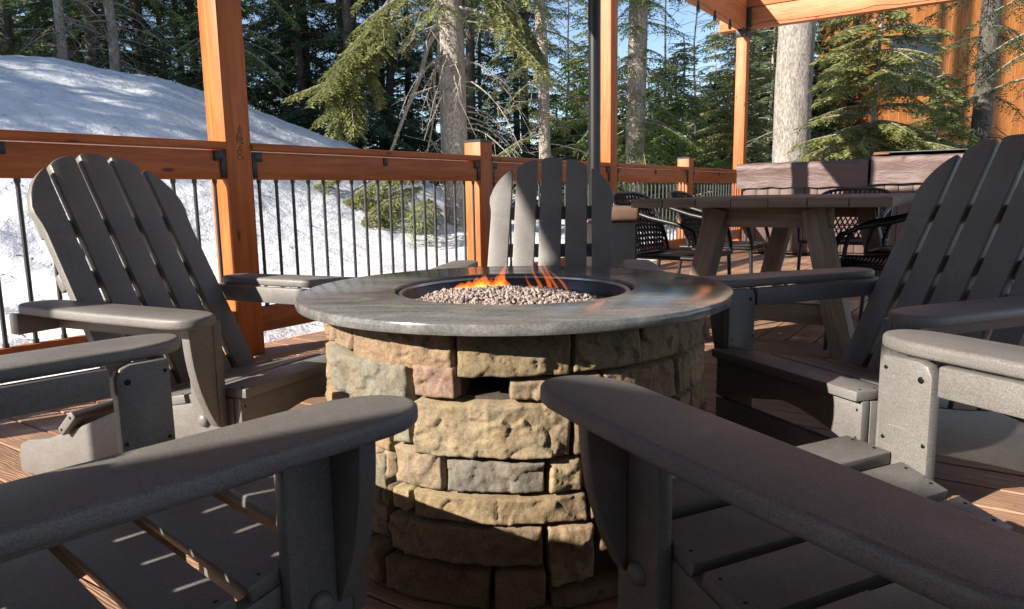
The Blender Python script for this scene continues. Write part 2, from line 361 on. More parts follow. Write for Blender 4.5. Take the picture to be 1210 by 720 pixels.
bal_mesh = None
def rail_section(s0, s1, label):
    global bal_mesh
    L = s1 - s0; h = POST / 2; a, b = h + .001, L - h - .001
    t = empty('railing_section', P3(s0, RD), AZ, label, 'railing', 'railing sections between the posts')
    bm = bmesh.new(); bx(bm, a, b, -.012, .135, 1.113, 1.152, .005); finish('cap_rail', bm, 'cedar', t)
    bm = bmesh.new(); bx(bm, a, b, .012, .055, .958, 1.106, .004); finish('upper_rail', bm, 'cedar', t)
    bm = bmesh.new(); bx(bm, a, b, .012, .055, .118, .258, .004); finish('bottom_rail', bm, 'cedar', t)
    for x, w, z0 in ((a + .018, .03, .965), (b - .018, .03, .965), (L / 2, .035, 1.055)):
        bm = bmesh.new(); bx(bm, x - w / 2, x + w / 2, .004, .0118, z0, 1.1055, .002)
        if abs(x - L / 2) > .1:
            sx = 1 if x < L / 2 else -1; bx(bm, min(x, x + sx * .05), max(x, x + sx * .05), .002, .0118, 1.055, 1.1055, .002)
        finish('rail_bracket', bm, 'black', t)
    n = 18; 
    if bal_mesh is None:
        bm = bmesh.new(); tube(bm, [(0, 0, .256), (0, 0, .96)], .0095, 10); tube(bm, [(0, 0, .94), (0, 0, .9575)], .013, 10); tube(bm, [(0, 0, .2585), (0, 0, .275)], .013, 10)
        o = finish('baluster', bm, 'baluster', t); bal_mesh = o.data; first = True
    else: o = None
    for i in range(n):
        x = a + (b - a) * (i + .5) / n
        if o is None or i > 0: c = bpy.data.objects.new('baluster', bal_mesh); COL.objects.link(c); c.parent = t
        else: c = o
        c.location = (x, .034, 0)
    return t
rail_section(.21, 2.434, 'cedar railing with black balusters behind the left chair, left of the thick post')
rail_section(2.434, 4.65, 'cedar railing with black balusters between the thick post and the first short capped post')
rail_section(4.65, 6.86, 'cedar railing section behind the back of the round-backed middle chair')
rail_section(6.86, 9.05, 'cedar railing section between the black pole and the second short post')
rail_section(9.05, 11.29, 'farthest cedar railing section next to the slim far post')
# far-end return of the railing with a pale plank screen
t = empty('end_screen', P3(11.29, RD), AZ - math.pi / 2, 'pale plank screen with orange cap rail between far post and hot tub', 'railing')
bm = bmesh.new(); bx(bm, .08, 1.9, -.06, .08, 1.07, 1.152, .005); finish('cap_rail', bm, 'cedar', t)
bm = bmesh.new()
bx(bm, .08, 1.9, -.02, .04, .93, .985, .004)
for i in range(8): bx(bm, .09 + i * .225, .09 + i * .225 + .218, -.005, .02, .1, .93, .003)
finish('plank_panel', bm, 'plank', t)

# ------------------------------------------------------------------ patio cover: beams and roof
ZB = 3.2
t = empty('patio_cover', P3(4, 0), AZ, 'orange timber patio cover with roof beams meeting over the far post', 'patio cover')
def bmx(name, s0, s1, r0, r1, z0, z1, mat='beam', bev=.006):
    bm = bmesh.new(); bx(bm, s0 - 4, s1 - 4, r0, r1, z0, z1, bev); return finish(name, bm, mat, t)
bmx('eave_beam', -2.9, 11.21, RD + .003, RD + .155, ZB, ZB + .29)
bmx('gable_board', 11.19, 11.365, -4.0, RD + .42, ZB + .293, ZB + .52)
bmx('gable_board', 11.19, 11.365, -4.0, RD + .42, ZB + .523, ZB + .75)
bmx('eave_board', 5.0, 11.18, RD + .003, RD + .155, ZB + .293, ZB + .62)
bmx('end_beam', 11.212, 11.365, -4.0, RD + .42, ZB, ZB + .29)
bmx('end_beam', -3.05, -2.903, -4.0, RD + .30, ZB, ZB + .29)
for s in (-2.0, .21, 2.434, 4.65): bmx('rafter', s - .05, s + .05, -4.0, RD - .002, ZB + .05, ZB + .285)
bm = bmesh.new()
rr = -4.0
while rr < RD + .0: bx(bm, -3.05 - 4, 4.9 - 4, rr, rr + .137, ZB + .293, ZB + .32, .003, 1); rr += .14
finish('ceiling_boards', bm, 'ceil', t)
bm = bmesh.new(); bx(bm, -3.05 - 4, 4.9 - 4, -4.0, RD + .05, ZB + .325, ZB + .36, .004); finish('roofing', bm, 'roofing', t)
for s in (6.86,): bmx('rafter', s - .06, s + .06, -4.0, RD - .002, ZB + .05, ZB + .285)
bm = bmesh.new(); bx(bm, 11.16 - 4, 11.2115 - 4, RD - .055, RD + .0, ZB + .002, ZB + .29, .003); finish('beam_hanger', bm, 'black', t)

sw = empty('added_shade_wall', P3(-2.8, -.8), AZ, 'unseen gray board wall added at the near end of the deck to shade the front chairs', 'wall')  # unseen wall, added to keep the sun off the near chair arms
bm = bmesh.new(); rr = -4.2
while rr < 2.1: bx(bm, -.03, .0, rr + .8, rr + .94, .01, 2.59, .004, 1); rr += .1435
finish('boards', bm, 'ceil', sw)
bm = bmesh.new(); bx(bm, -.05, .03, -3.42, 2.99, 2.593, 2.64, .004); finish('top_rail', bm, 'ceil', sw)

# string lights under the beams
t2 = empty('string_lights', P3(9.5, RD - .01, ZB), AZ, 'dark string lights hanging along the roof beam', 'string lights')
bm = bmesh.new(); pts = []
for i in range(60):
    s = -3 + i * (14.1 / 59); pts.append((s - 9.5, -.004, -.012 - .03 * abs(math.sin(i * 1.1))))
tube(bm, pts, .003, 5)
pts = [(1.62 - .02, -.02 - i * .12, .012 + .03 * max(0, math.sin(i * .55)) ** 4) for i in range(32)]; tube(bm, pts, .0045, 5); finish('wire', bm, 'black', t2)
for i in range(11):
    s = 11.0 - i * .62; bm = bmesh.new(); lathe(bm, [(.0, 0), (.016, 0), (.016, -.05), (.022, -.07), (.026, -.10), (.018, -.13), (0, -.14)], 10, Matrix.Translation((s - 9.5, -.004, -.02)))
    finish('bulb', bm, 'bulb', t2)

# ------------------------------------------------------------------ adirondack chair
HA, WA, AW = .583, .3676, .07
YF, YR = .352, -.362
def zb(z): return -.5515 + (1.017 - z) * .545        # back plane: f at height z
def seat_z(f): return float(np.interp(f, [-.16, -.02, .18, .28, .36], [.292, .312, .352, .378, .380]))
def screw(bm, c, n_, r=.0036, mat=1): dome(bm, c, n_, r, .0012, mat)
def chair_proto():
    t = empty('adirondack_chair')
    # seat slats (lateral boards)
    for i, (f, w) in enumerate([(.308, .098), (.194, .094), (.084, .094), (-.026, .094), (-.112, .052)]):
        bm = bmesh.new(); z = seat_z(f); sl_ = (seat_z(f + .03) - seat_z(f - .03)) / .06
        M = Matrix.Translation((0, f, z - .0125)) @ Matrix.Rotation(math.atan(sl_), 4, 'X')
        board(bm, (.552, w, .025), M, .0035, 2)
        for sx in (-1, 1):
            for dy in (-.024, .024): screw(bm, (sx * .262, f + dy, z + sl_ * dy + .0003), (0, 0, 1))
        finish('seat_slat', bm, ['hdpe', 'screw'], t)
    # back slats
    ang = math.atan(.545); bw, gap = .092, .0165
    for i in range(5):
        xc = (i - 2) * (bw + gap); x0, x1 = xc - bw / 2, xc + bw / 2; pts = []
        L0, L1 = 0., (1.017 - .235) / math.cos(ang)
        def top(x): return L1 - .235 * (1 - math.sqrt(max(0, 1 - (x / .272) ** 2)))
        nx_ = .0
        pts = [(x0 + .004 * abs(i - 2) * (1 if i > 2 else 0), 0), (x1 - .004 * abs(i - 2) * (1 if i < 2 else 0), 0)]
        LN = (.795 - .235) / math.cos(ang)
        if i == 4: pts += [(x1 - .006, LN - .03), (x1 - .004, LN), (x1 + .003, LN + .035)]
        k = 8
        for j in range(k + 1):
            x = x1 + (.003 if (i == 4 and j == 0) else 0) - (x1 - x0) * j / k; pts.append((x, top(x) - .006 * abs(j / k - .5) ** 4 * 16))
        if i == 0: pts += [(x0 - .003, LN + .035), (x0 + .004, LN), (x0 + .006, LN - .03)]
        bm = bmesh.new()
        # local: x lateral, y up the back, z normal -> tilt
        M = Matrix.Translation((0, zb(.235), .235)) @ Matrix.Rotation(R_(90) + ang, 4, 'X') @ Matrix.Translation((0, 0, 0))
        prism(bm, pts, .029, M, .005, 2, 0, 1); finish('back_slat', bm, 'hdpe', t)
    for z, w in ((.785, .25), (.63, .26), (.31, .25)):
        bm = bmesh.new(); M = Matrix.Translation((0, zb(z) - .0375, z - .01)) @ Matrix.Rotation(ang, 4, 'X'); board(bm, (2 * w, .026, .055), M, .005); finish('back_crossbar', bm, 'hdpe', t)
    bm = bmesh.new(); bx(bm, -.41, .41, zb(HA - .0295) - .085, zb(HA - .0295) - .046, HA - .088, HA - .0295, .005); finish('arm_crossbar', bm, 'hdpe', t)
    for s in (-1, 1):
        # arm: outline with rounded front and rear
        def sup(cx, cy, rx, ry, a0, a1, n, e=2.5):
            o = []
            for j in range(n + 1):
                a = R_(a0 + (a1 - a0) * j / n); c_, s_ = math.cos(a), math.sin(a)
                o.append((cx + rx * math.copysign(abs(c_) ** (2 / e), c_), cy + ry * math.copysign(abs(s_) ** (2 / e), s_)))
            return o
        pts = sup(.01, YF - .09, .06, .09, 0, 90, 8, 2.2)          # outer front corner
        pts += sup(.01, YF - .125, .08, .125, 90, 180, 9, 2.2)[1:]   # inner front, long curve
        pts += [(-AW, 0), (-AW, -.2)]
        pts += sup(-.012, YR + .07, .058, .07, 180, 270, 6, 2.4)[0:]
        pts += sup(-.012, YR + .07, .062, .07, 270, 360, 6, 2.4)[1:]
        pts += [(.064, -.12), (.07, .02)]
        pts = [(s * (x + WA), y) for x, y in pts]
        bm = bmesh.new(); prism(bm, pts, .0275, Matrix.Translation((0, 0, HA - .0275)), .0085, 3, 0, 1); arm = finish('arm', bm, 'hdpe', t, 50)
        bm = bmesh.new(); bx(bm, s * .292 - .0125, s * .292 + .0125, YR + .03, .183, HA - .084, HA - .0285, .004)
        screw(bm, (s * .3047, YR + .055, HA - .055), (s, 0, 0), .006); finish('arm_rail', bm, ['hdpe', 'screw'], t)
        # front leg plank with rounded rear top corner
        bm = bmesh.new(); pts = [(.190, .0), (.292, .0), (.292, HA - .0285), (.220, HA - .0285), (.201, HA - .034), (.192, HA - .052)]
        M = Matrix(((0, 0, 1, s * .292 - .014), (1, 0, 0, 0), (0, 1, 0, .0012), (0, 0, 0, 1))); prism(bm, pts, .028, M, .005, 2, 0, 1)
        for f_, z_ in ((.212, HA - .06), (.282, HA - .05), (.28, .40), (.2, .405)): screw(bm, (s * .2778, f_, z_), (-s, 0, 0), .0062 if f_ < .25 and z_ > .5 else .004)
        leg = finish('leg', bm, ['hdpe', 'screw'], t)
        bm = bmesh.new(); dome(bm, (s * .3062, .236, .294), (s, 0, 0), .0185, .014); finish('bolt_cap', bm, 'bolt', leg)
        # curved bracket under the arm, flush with the leg front
        xo = s * .3065; pts = [(0, .285), (.004, .283)]
        for j in range(13):
            q = j / 12; zz = .285 + (HA - .0285 - .285) * q; pts.append((.008 + .064 * (1 - (1 - q) ** 2.3), zz + .003))
        pts[-1] = (.072, HA - .0285); pts.append((0, HA - .0285))
        M = Matrix(((s, 0, 0, xo), (0, 0, -1, .292), (0, 1, 0, 0), (0, 0, 0, 1))); bm = bmesh.new(); prism(bm, pts, .028, M, .004, 2, 0, 1)
        bmesh.ops.recalc_face_normals(bm, faces=bm.faces[:]); finish('arm_bracket', bm, 'hdpe', t, 50)
        # stringer down to the ground at the rear
        tp = [(f, seat_z(f) - .0262) for f in np.linspace(.31, -.14, 10)]
        pts = tp + [(-.30, .205), (-.50, .132), (-.60, .115), (-.645, .095), (-.66, .055), (-.655, .001), (-.50, .001), (-.2, .10), (.1, .19), (.31, .225)]
        M = Matrix(((0, 0, 1, s * .263 - .0145), (1, 0, 0, 0), (0, 1, 0, 0), (0, 0, 0, 1))); bm = bmesh.new(); prism(bm, pts, .029, M, .005, 2, 0, 0); finish('stringer', bm, 'hdpe', t)
    bm = bmesh.new(); M = Matrix.Translation((0, -.36, .205)) @ Matrix.Rotation(R_(42), 4, 'X'); board(bm, (.60, .095, .03), M, .006, 3)
    for sx in (-1, 1):
        for dy in (-.032, .032): screw(bm, M @ Vector((sx * .3003, dy, 0)), (sx, 0, 0), .005)
    finish('rear_brace', bm, ['hdpe', 'screw'], t)
    # front apron with arched lower edge and lower rail
    pts = [(-.276, .354), (-.276, .232)] + [(x, .232 + .055 * math.cos(x / .25 * math.pi / 2)) for x in np.linspace(-.25, .25, 15)] + [(.276, .232), (.276, .354)]
    M = Matrix(((1, 0, 0, 0), (0, 0, -1, .337), (0, 1, 0, 0), (0, 0, 0, 1))); bm = bmesh.new(); prism(bm, pts, .026, M, .004, 2, 0, 0)
    for sx in (-1, 1):
        for zz in (.26, .33): screw(bm, (sx * .262, .3373, zz), (0, 1, 0))
    finish('apron', bm, ['hdpe', 'screw'], t)
    bm = bmesh.new(); bx(bm, -.276, .276, .311, .337, .10, .226, .004); finish('front_rail', bm, 'hdpe', t)
    return t
proto = chair_proto()
CH = [('A', -.663, .985, -42.5, 'gray slatted adirondack chair with thin light streaks across its seat, nearest at lower left'),
      ('B', .5612, .9379, 25.4, 'gray adirondack chair at lower right with one arm brightly sunlit'),
      ('C', -.8804, 2.2007, -116.1, 'gray adirondack chair with arched back in shade beside the thick timber post'),
      ('D', .118, 2.70, 172.8, 'gray adirondack chair behind the fire pit, its back half sunlit'),
      ('E', 1.046, 2.067, 111.9, 'fully shaded gray adirondack chair right of the fire pit, in front of dining table')]
for i, (kk, x, y, a, lab) in enumerate(CH):
    o = proto if i == 0 else copy_tree(proto)
    o.location = (x, y, 0); o.rotation_euler = (0, 0, R_(a)); tag(o, lab, 'chair', 'adirondack chairs round the fire pit')
# nearest chair's unseen back tilted further to lower its shadow on the stones
T_ = Matrix.Translation((0, zb(.235), .235)); RX = T_ @ Matrix.Rotation(R_(8), 4, 'X') @ T_.inverted()
for c in proto.children:
    if c.name.startswith(('back_slat', 'back_crossbar')): c.matrix_basis = RX @ c.matrix_basis
    if c.name.startswith('arm_crossbar'): c.location.y -= .052

# ------------------------------------------------------------------ fire pit
PX, PY, PRAD, PZ = .0066, 1.9152, .5602, .6171
pit = empty('fire_pit', (PX, PY, 0), 0, 'round stacked stone fire pit with polished dark slab top', 'fire pit')
def stone_base():
    RS = .455; verts = []; faces = []; tint = []
    q = random.Random(11)
    def tone(kind=None):
        pal = {'tan': (.265, .195, .122), 'beige': (.30, .228, .146), 'gray': (.185, .172, .13), 'pink': (.25, .165, .125), 'brown': (.17, .115, .075), 'rust': (.20, .13, .08)}
        c = pal[kind or q.choice(['tan', 'beige', 'tan', 'gray', 'brown', 'rust', 'beige'])]; v = q.uniform(.86, 1.12); return tuple(x * v * q.uniform(.95, 1.05) for x in c)
    def stone(a0, a1, zlo, zhi, kind=None, prot=None, skew=(0, 0)):
        """a in degrees, 0 = towards the camera, positive = right"""
        g = .08; a0 += g; a1 -= g; zlo += .0006; zhi -= .0006
        w = R_(a1 - a0) * .485; h = zhi - zlo; fr = -75 < a0 < 75; rs_ = .0042 if fr else .008; nx = max(6, int(w / rs_)); nz = max(5, int(h / rs_)); pr = prot if prot is not None else q.uniform(.010, .018); off = Vector((q.uniform(0, 99), q.uniform(0, 99), q.uniform(0, 99)))
        base = len(verts); col = tone(kind)
        fac = [(q.uniform(0, w), q.uniform(0, h), q.uniform(-.0035, .0035), q.uniform(-.16, .16), q.uniform(-.2, .16)) for _ in range(max(3, int(w * h / .0011)))]
        for iz in range(nz + 1):
            for ix in range(nx + 1):
                u, v = ix / nx, iz / nz; eu = min(u, 1 - u) * w; ev = min(v, 1 - v) * h
                e = min(eu, ev) + .25 * max(0, min(eu, ev, .02))
                P = Vector((u * w, v * h, 0))
                jit = noise.noise(P * 28 + off) * .006
                prof = min(1, max(0, (e + jit * .7) / .0070)); prof = prof ** .5
                wx = P.x + .007 * noise.noise(P * 45 + off); wz = P.y + .007 * noise.noise(P * 45 - off)
                kd = min(fac, key=lambda c_: (c_[0] - wx) ** 2 + (c_[1] - wz) ** 2); hh = kd[2] + kd[3] * (P.x - kd[0]) + kd[4] * (P.y - kd[1])
                rr = RS + .022 + pr * prof + prof * (hh + .0045 * noise.fractal(P * 22 + off, .6, 2.1, 6) + .005 * noise.noise(P * 7 + off))
                if zhi < .1: rr += .028
                if e < 1e-6: rr = RS - .012
                a = R_(a0 + (a1 - a0) * u) + noise.noise(Vector((0, v * h * 20, u * 5)) + off) * .006; zz = zlo + (zhi - zlo) * v + skew[0] * (1 - u) * v + skew[1] * u * v
                zz += noise.noise(Vector((u * w * 22, 3, v)) + off) * .0028
                verts.append((rr * math.sin(a), -rr * math.cos(a), zz))
        for iz in range(nz):
            for ix in range(nx):
                b = base + iz * (nx + 1) + ix; faces.append((b, b + 1, b + nx + 2, b + nx + 1)); tint.append(col)
    F_ = [(-74, -48.8, .517, .592, 'tan'), (-48.3, -15.2, .497, .592, 'tan'), (-14.7, 13.5, .492, .592, 'tan'), (-67, -28, .408, .513, 'gray'), (-48.3, -28.4, .455, .493, 'brown'),
          (-26.6, -14.5, .443, .518, 'pink'), (-1.9, 12.2, .443, .488, 'beige'), (-26.4, 13.2, .320, .440, 'beige', .02), (-33.5, -27, .335, .403, 'gray'), (-46, -34, .31, .404, 'tan'),
          (-33.4, -18.8, .242, .332, 'beige'), (-18.2, 6.9, .244, .317, 'gray'), (7.3, 16.2, .242, .317, 'beige'), (-33.8, -28, .185, .240, 'tan'), (-27.8, 17.2, .176, .241, 'tan'),
          (-35.5, 6.3, .085, .174, 'tan', .02), (7, 19.5, .04, .172, 'beige', .02), (-43, -36, .01, .10, 'rust'), (-35.5, -6.8, .0, .082, 'brown'), (-6.4, 6.5, .0, .082, 'rust'), (7, 28, .0, .037, 'brown')]
    for s in F_:
        if s[0] == -48.3 and s[1] == -28.4: continue
        stone(*s)
    # the other courses, random stones
    def course(a0, a1, zlo, zhi):
        a = a0
        while a < a1 - 1:
            w = min(q.choice([9, 14, 19, 26, 32]), a1 - a)
            if a1 - (a + w) < 7: w = a1 - a
            stone(a, a + w, zlo, zhi); a += w
    course(13.6, 286, .497, .592); course(12.4, 98, .405, .494); course(98, 293, .41, .494); course(13.4, 314, .322, .402); course(16.4, 90, .242, .319); course(90, 325.8, .242, .319)
    course(17.4, 325.8, .176, .239); course(19.8, 120, .10, .173); course(28.2, 120, .0, .097); course(120, 324.2, .105, .173); course(120, 316.8, .0, .102); course(-46, -36, .105, .306)
    course(-27.8, -26.7, .34, .40) if False else None
    me = bpy.data.meshes.new('stone_base'); me.from_pydata(verts, [], faces); at = me.attributes.new('tint', 'FLOAT_COLOR', 'FACE')
    at.data.foreach_set('color', np.array([(*c, 1) for c in tint], np.float32).ravel()); me.materials.append(MAT['stone']); me.shade_smooth()
    o = bpy.data.objects.new('stone_base', me); COL.objects.link(o); o.parent = pit
stone_base()
bm = bmesh.new()
for z0_, z1_ in ((.0, .4455), (.4905, .592)): lathe(bm, [(.32, z0_), (.452, z0_), (.452, z1_), (.32, z1_)], 96, None, 0, True)
b_ = bmesh.new(); ring_ = []
for j in range(81):
    a = R_(-2.1 + (360 - 11.9) * j / 80); ring_.append([b_.verts.new((r_ * math.sin(a), -r_ * math.cos(a), z_)) for r_, z_ in ((.32, .446), (.452, .446), (.452, .490), (.32, .490))])
for a, b in zip(ring_, ring_[1:]):
    for j in range(4): b_.faces.new((a[j], a[(j + 1) % 4], b[(j + 1) % 4], b[j]))
b_.faces.new(ring_[0]); b_.faces.new(ring_[-1][::-1]); bmesh.ops.recalc_face_normals(b_, faces=b_.faces[:]); merge(bm, b_)
finish('mortar_core', bm, 'mortar', pit)
bm = bmesh.new(); lathe(bm, [(.312, PZ - .004), (.316, PZ), (PRAD - .006, PZ), (PRAD - .002, PZ - .0018), (PRAD, PZ - .006), (PRAD, PZ - .019), (PRAD - .002, PZ - .0235), (PRAD - .006, PZ - .025), (.312, PZ - .025)], 160, None, 0, True)
finish('slab_top', bm, 'slab', pit, 30)
bm = bmesh.new(); lathe(bm, [(.310, PZ - .012), (.300, PZ - .012), (.296, PZ - .016), (.288, PZ - .10), (.28, PZ - .135), (.0, PZ - .14)], 96); finish('burner_bowl', bm, 'bowl', pit, 40)
bm = bmesh.new(); lathe(bm, [(.306, PZ - .0105), (.302, PZ - .006), (.296, PZ - .0065), (.294, PZ - .012)], 96, None, 0, True); finish('bowl_rim', bm, 'rim', pit, 60)
bm = bmesh.new(); lathe(bm, [(.185, PZ - .075), (.19, PZ - .038), (.182, PZ - .036), (.176, PZ - .075)], 72, Matrix.Translation((-.01, -.045, 0)), 0, True); finish('burner_ring', bm, plain('copper_ring', (.42, .24, .16), .4, .7), pit, 60)
def rocks():
    q = np.random.default_rng(5); V = []; F = []; T = []
    ico = bmesh.new(); bmesh.ops.create_icosphere(ico, subdivisions=1, radius=1); ico.verts.ensure_lookup_table(); iv = np.array([v.co[:] for v in ico.verts]); ifc = np.array([[v.index for v in f.verts] for f in ico.faces]); ico.free()
    n = 10500
    for i in range(n):
        a = q.uniform(0, 2 * np.pi); rr = .283 * math.sqrt(q.uniform(0, 1)); x, y = rr * math.cos(a), rr * math.sin(a)
        hgt = -.052 + .046 * max(0, 1 - ((x + .02) / .30) ** 2 - ((y + .05) / .27) ** 2) + .012 * noise.noise(Vector((x * 14, y * 14, 1)))
        s = q.uniform(.0026, .0056) * (1.5 if q.random() < .12 else 1)
        v = iv * (s * q.uniform(.65, 1.2, 3)) * q.uniform(.78, 1.15, (len(iv), 1)); th = q.uniform(0, 6.28); c, sn = math.cos(th), math.sin(th)
        v = np.stack([v[:, 0] * c - v[:, 1] * sn, v[:, 0] * sn + v[:, 1] * c, v[:, 2]], 1) + (x, y, PZ + hgt + q.uniform(-.004, .006))
        F.append(ifc + len(iv) * i); V.append(v)
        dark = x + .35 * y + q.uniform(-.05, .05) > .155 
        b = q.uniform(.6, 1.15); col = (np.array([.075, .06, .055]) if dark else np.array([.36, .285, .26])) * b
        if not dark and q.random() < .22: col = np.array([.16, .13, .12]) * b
        T.append(np.repeat(np.append(col, 1)[None], len(ifc), 0))
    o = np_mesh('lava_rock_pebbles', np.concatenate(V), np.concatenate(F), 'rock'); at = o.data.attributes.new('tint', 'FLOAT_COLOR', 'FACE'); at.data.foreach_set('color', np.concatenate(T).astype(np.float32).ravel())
    o.location = (PX, PY, 0); tag(o, 'pale and dark lava rock pebbles heaped in the fire bowl', 'gravel', None, 'stuff')
rocks()
def flame(name, label, tongues):
    t = empty(name, (PX, PY, PZ - .022), 0, label, 'flame')
    for (x, y, h, w, lean, curl, ph) in tongues:
        bm = bmesh.new(); uv = bm.loops.layers.uv.verify(); n = 14; rows = []
        for j in range(n + 1):
            q = j / n; ww = w * (1 - q) ** .7 * (.55 + .9 * math.sin(min(1, q * 1.5 + .25) * math.pi * .6)) + .0006
            cx = x + lean * h * q ** 1.3 + curl * math.sin(q * 4.2 + ph) * q; cz = h * q; cyy = y + .012 * math.sin(q * 5 + ph)
            ring = []
            for a in range(8):
                aa = a / 8 * 2 * math.pi; ring.append(bm.verts.new((cx + ww * math.cos(aa), cyy + ww * .35 * math.sin(aa), cz)))
            rows.append((ring, q))
        for (ra, qa), (rb, qb) in zip(rows, rows[1:]):
            for a in range(8):
                f = bm.faces.new((ra[a], ra[(a + 1) % 8], rb[(a + 1) % 8], rb[a]))
                for l, qq in zip(f.loops, (qa, qa, qb, qb)): l[uv].uv = (qq, .5)
        for rg_, rev in ((rows[0][0], True), (rows[-1][0], False)): bm.faces.new(rg_[::-1] if rev else rg_)
        bmesh.ops.recalc_face_normals(bm, faces=bm.faces[:]); fl_ = finish('flame_tongue', bm, 'flame', t, 180)
        if w > .009:
            bm = bmesh.new(); bm.from_mesh(fl_.data); bmesh.ops.scale(bm, vec=(.5, .5, .62), space=Matrix.Translation((-x - lean * h * .2, -y, -.004)), verts=bm.verts); finish('flame_core', bm, 'flame_core', fl_, 180)
    return t
flame('fire_flame', 'low wide orange flame curling over the pebbles, left of the thin flames', [(-.15, .05, .030, .024, .4, .003, 1.2), (-.05, .045, .034, .026, .5, .004, 2.2), (-.095, .055, .05, .024, .45, .006, .7), (-.135, .05, .036, .020, .5, .004, 0), (-.105, .045, .045, .020, .3, .008, 1), (-.085, .06, .038, .016, .6, -.006, 2), (-.055, .05, .052, .016, .35, .006, 0.4), (-.03, .055, .078, .012, .05, .010, 3), (-.01, .06, .060, .006, -.4, .010, 1.5), (-.12, .03, .022, .022, .9, 0, 1), (-.07, .035, .024, .024, .7, 0, 2)])
flame('fire_flame', 'thin wispy orange flames rising right of the low wide flame', [(.10, .06, .085, .006, -.42, .006, 1.0), (.075, .055, .075, .005, -.35, .008, 2.0), (.12, .065, .095, .0045, -.62, -.01, .5), (.05, .06, .05, .004, -.4, .006, 2.6), (.145, .06, .07, .004, -.9, .004, .2)])

# ------------------------------------------------------------------ dining table
TS0, TS1, TR0, TR1, TZ = 3.63, 5.75, .434, 1.70, .818
tb = empty('dining_table', P3((TS0 + TS1) / 2, (TR0 + TR1) / 2), AZ, 'long brown wooden dining table with splayed trestle legs, right behind the fire pit', 'table')
hl, hw = (TS1 - TS0) / 2, (TR1 - TR0) / 2
bm = bmesh.new(); nb = 7; w = 2 * hw / nb
for i in range(nb): bx(bm, -hl + .0, hl, -hw + i * w + .0015, -hw + (i + 1) * w - .0015, TZ - .045, TZ - .0005 * (i % 2), .003)
finish('tabletop', bm, 'table', tb)
for s in (-1, 1):
    xb = s * (hl - .30)
    bm = bmesh.new(); bx(bm, xb - .035, xb + .035, -hw + .30, hw - .30, TZ - .155, TZ - .047, .004); finish('trestle_beam', bm, 'table', tb)
    bm = bmesh.new(); bx(bm, xb - .03, xb + .03, -hw + .26, hw - .26, .17, .27, .004); finish('stretcher', bm, 'table', tb)
    for sy in (-1, 1):
        bm = bmesh.new(); top, bot = sy * (hw - .39), sy * (hw - .21); ang = math.atan2(bot - top, TZ - .05)
        bx(bm, xb - .0675, xb + .0675, (top + bot) / 2 - .055, (top + bot) / 2 + .055, .003, TZ - .047, .004, 2, 0, Matrix.Rotation(ang, 4, 'X')); finish('leg', bm, 'table', tb)
bm = bmesh.new(); bx(bm, -hl + .34, hl - .34, -.04, .04, TZ - .15, TZ - .05, .004); finish('center_beam', bm, 'table', tb)

# ------------------------------------------------------------------ woven dining chairs
def wicker_proto():
    t = empty('woven_chair')
    W, D_, SZ, BT = .26, .25, .46, .84
    bm = bmesh.new(); q = random.Random(2)
    for i in range(26):
        x = -W + .02 + i * (2 * W - .04) / 25; tube(bm, [(x, -D_ + .01, SZ), (x, 0, SZ - .012), (x, D_ - .01, SZ)], .0062, 5)
    for i in range(24):
        y = -D_ + .02 + i * (2 * D_ - .04) / 23; tube(bm, [(-W + .01, y, SZ + .004), (0, y, SZ - .01), (W - .01, y, SZ + .004)], .0058, 5)
    tube(bm, [(-W, -D_, SZ), (W, -D_, SZ), (W, D_, SZ), (-W, D_, SZ), (-W, -D_, SZ)], .014, 8); finish('woven_seat', bm, 'wicker', t, 60)
    def bp(u, v):  # back surface: u -1..1, v 0..1
        a = u * 1.15; x = W * 1.04 * math.sin(a) / math.sin(1.15); y = -D_ + .02 - .17 * v ** 1.2 + .13 * (1 - math.cos(a)) * (.5 + v * .6); z = SZ + .01 + (BT - SZ - .06 * abs(u) ** 3) * v; return Vector((x, y, z))
    bm = bmesh.new()
    for i in range(19):
        u0 = -1 + 2 * i / 18
        for sg in (-1, 1):
            pts = [bp(u0 + sg * .62 * (v - .5), v) for v in np.linspace(0, 1, 9) if abs(u0 + sg * .62 * (v - .5)) <= 1.01]
            if len(pts) > 1: tube(bm, pts, .0055 + q.uniform(0, .002), 5)
    for v in (.25, .5, .75): tube(bm, [bp(u, v) + Vector((0, .004, 0)) for u in np.linspace(-1, 1, 13)], .005, 5)
    finish('woven_back', bm, 'wicker', t, 60)
    bm = bmesh.new()
    tube(bm, [bp(-1, v) for v in np.linspace(0, 1, 7)] + [bp(u, 1) for u in np.linspace(-.95, .95, 15)] + [bp(1, v) for v in np.linspace(1, 0, 7)], .0125, 8); finish('back_frame', bm, 'wicker', t, 60)
    for s in (-1, 1):
        bm = bmesh.new(); tube(bm, [bp(s, .95), bp(s, .9) + Vector((s * .02, .08, -.005)), Vector((s * (W + .035), -.05, .70)), Vector((s * (W + .035), .12, .665)), Vector((s * (W + .02), .215, .62)), Vector((s * (W + .005), .245, .52)), Vector((s * W, D_, SZ))], .0135, 8); finish('armrest', bm, 'wicker', t, 60)
        for y, oy in ((D_ - .01, .02), (-D_ + .01, -.06)):
            bm = bmesh.new(); tube(bm, [(s * (W - .01), y, SZ), (s * (W + .0), y + oy, .0145)], [.0135, .0115], 8); finish('leg', bm, 'wicker', t, 60)
    return t
wp = wicker_proto()
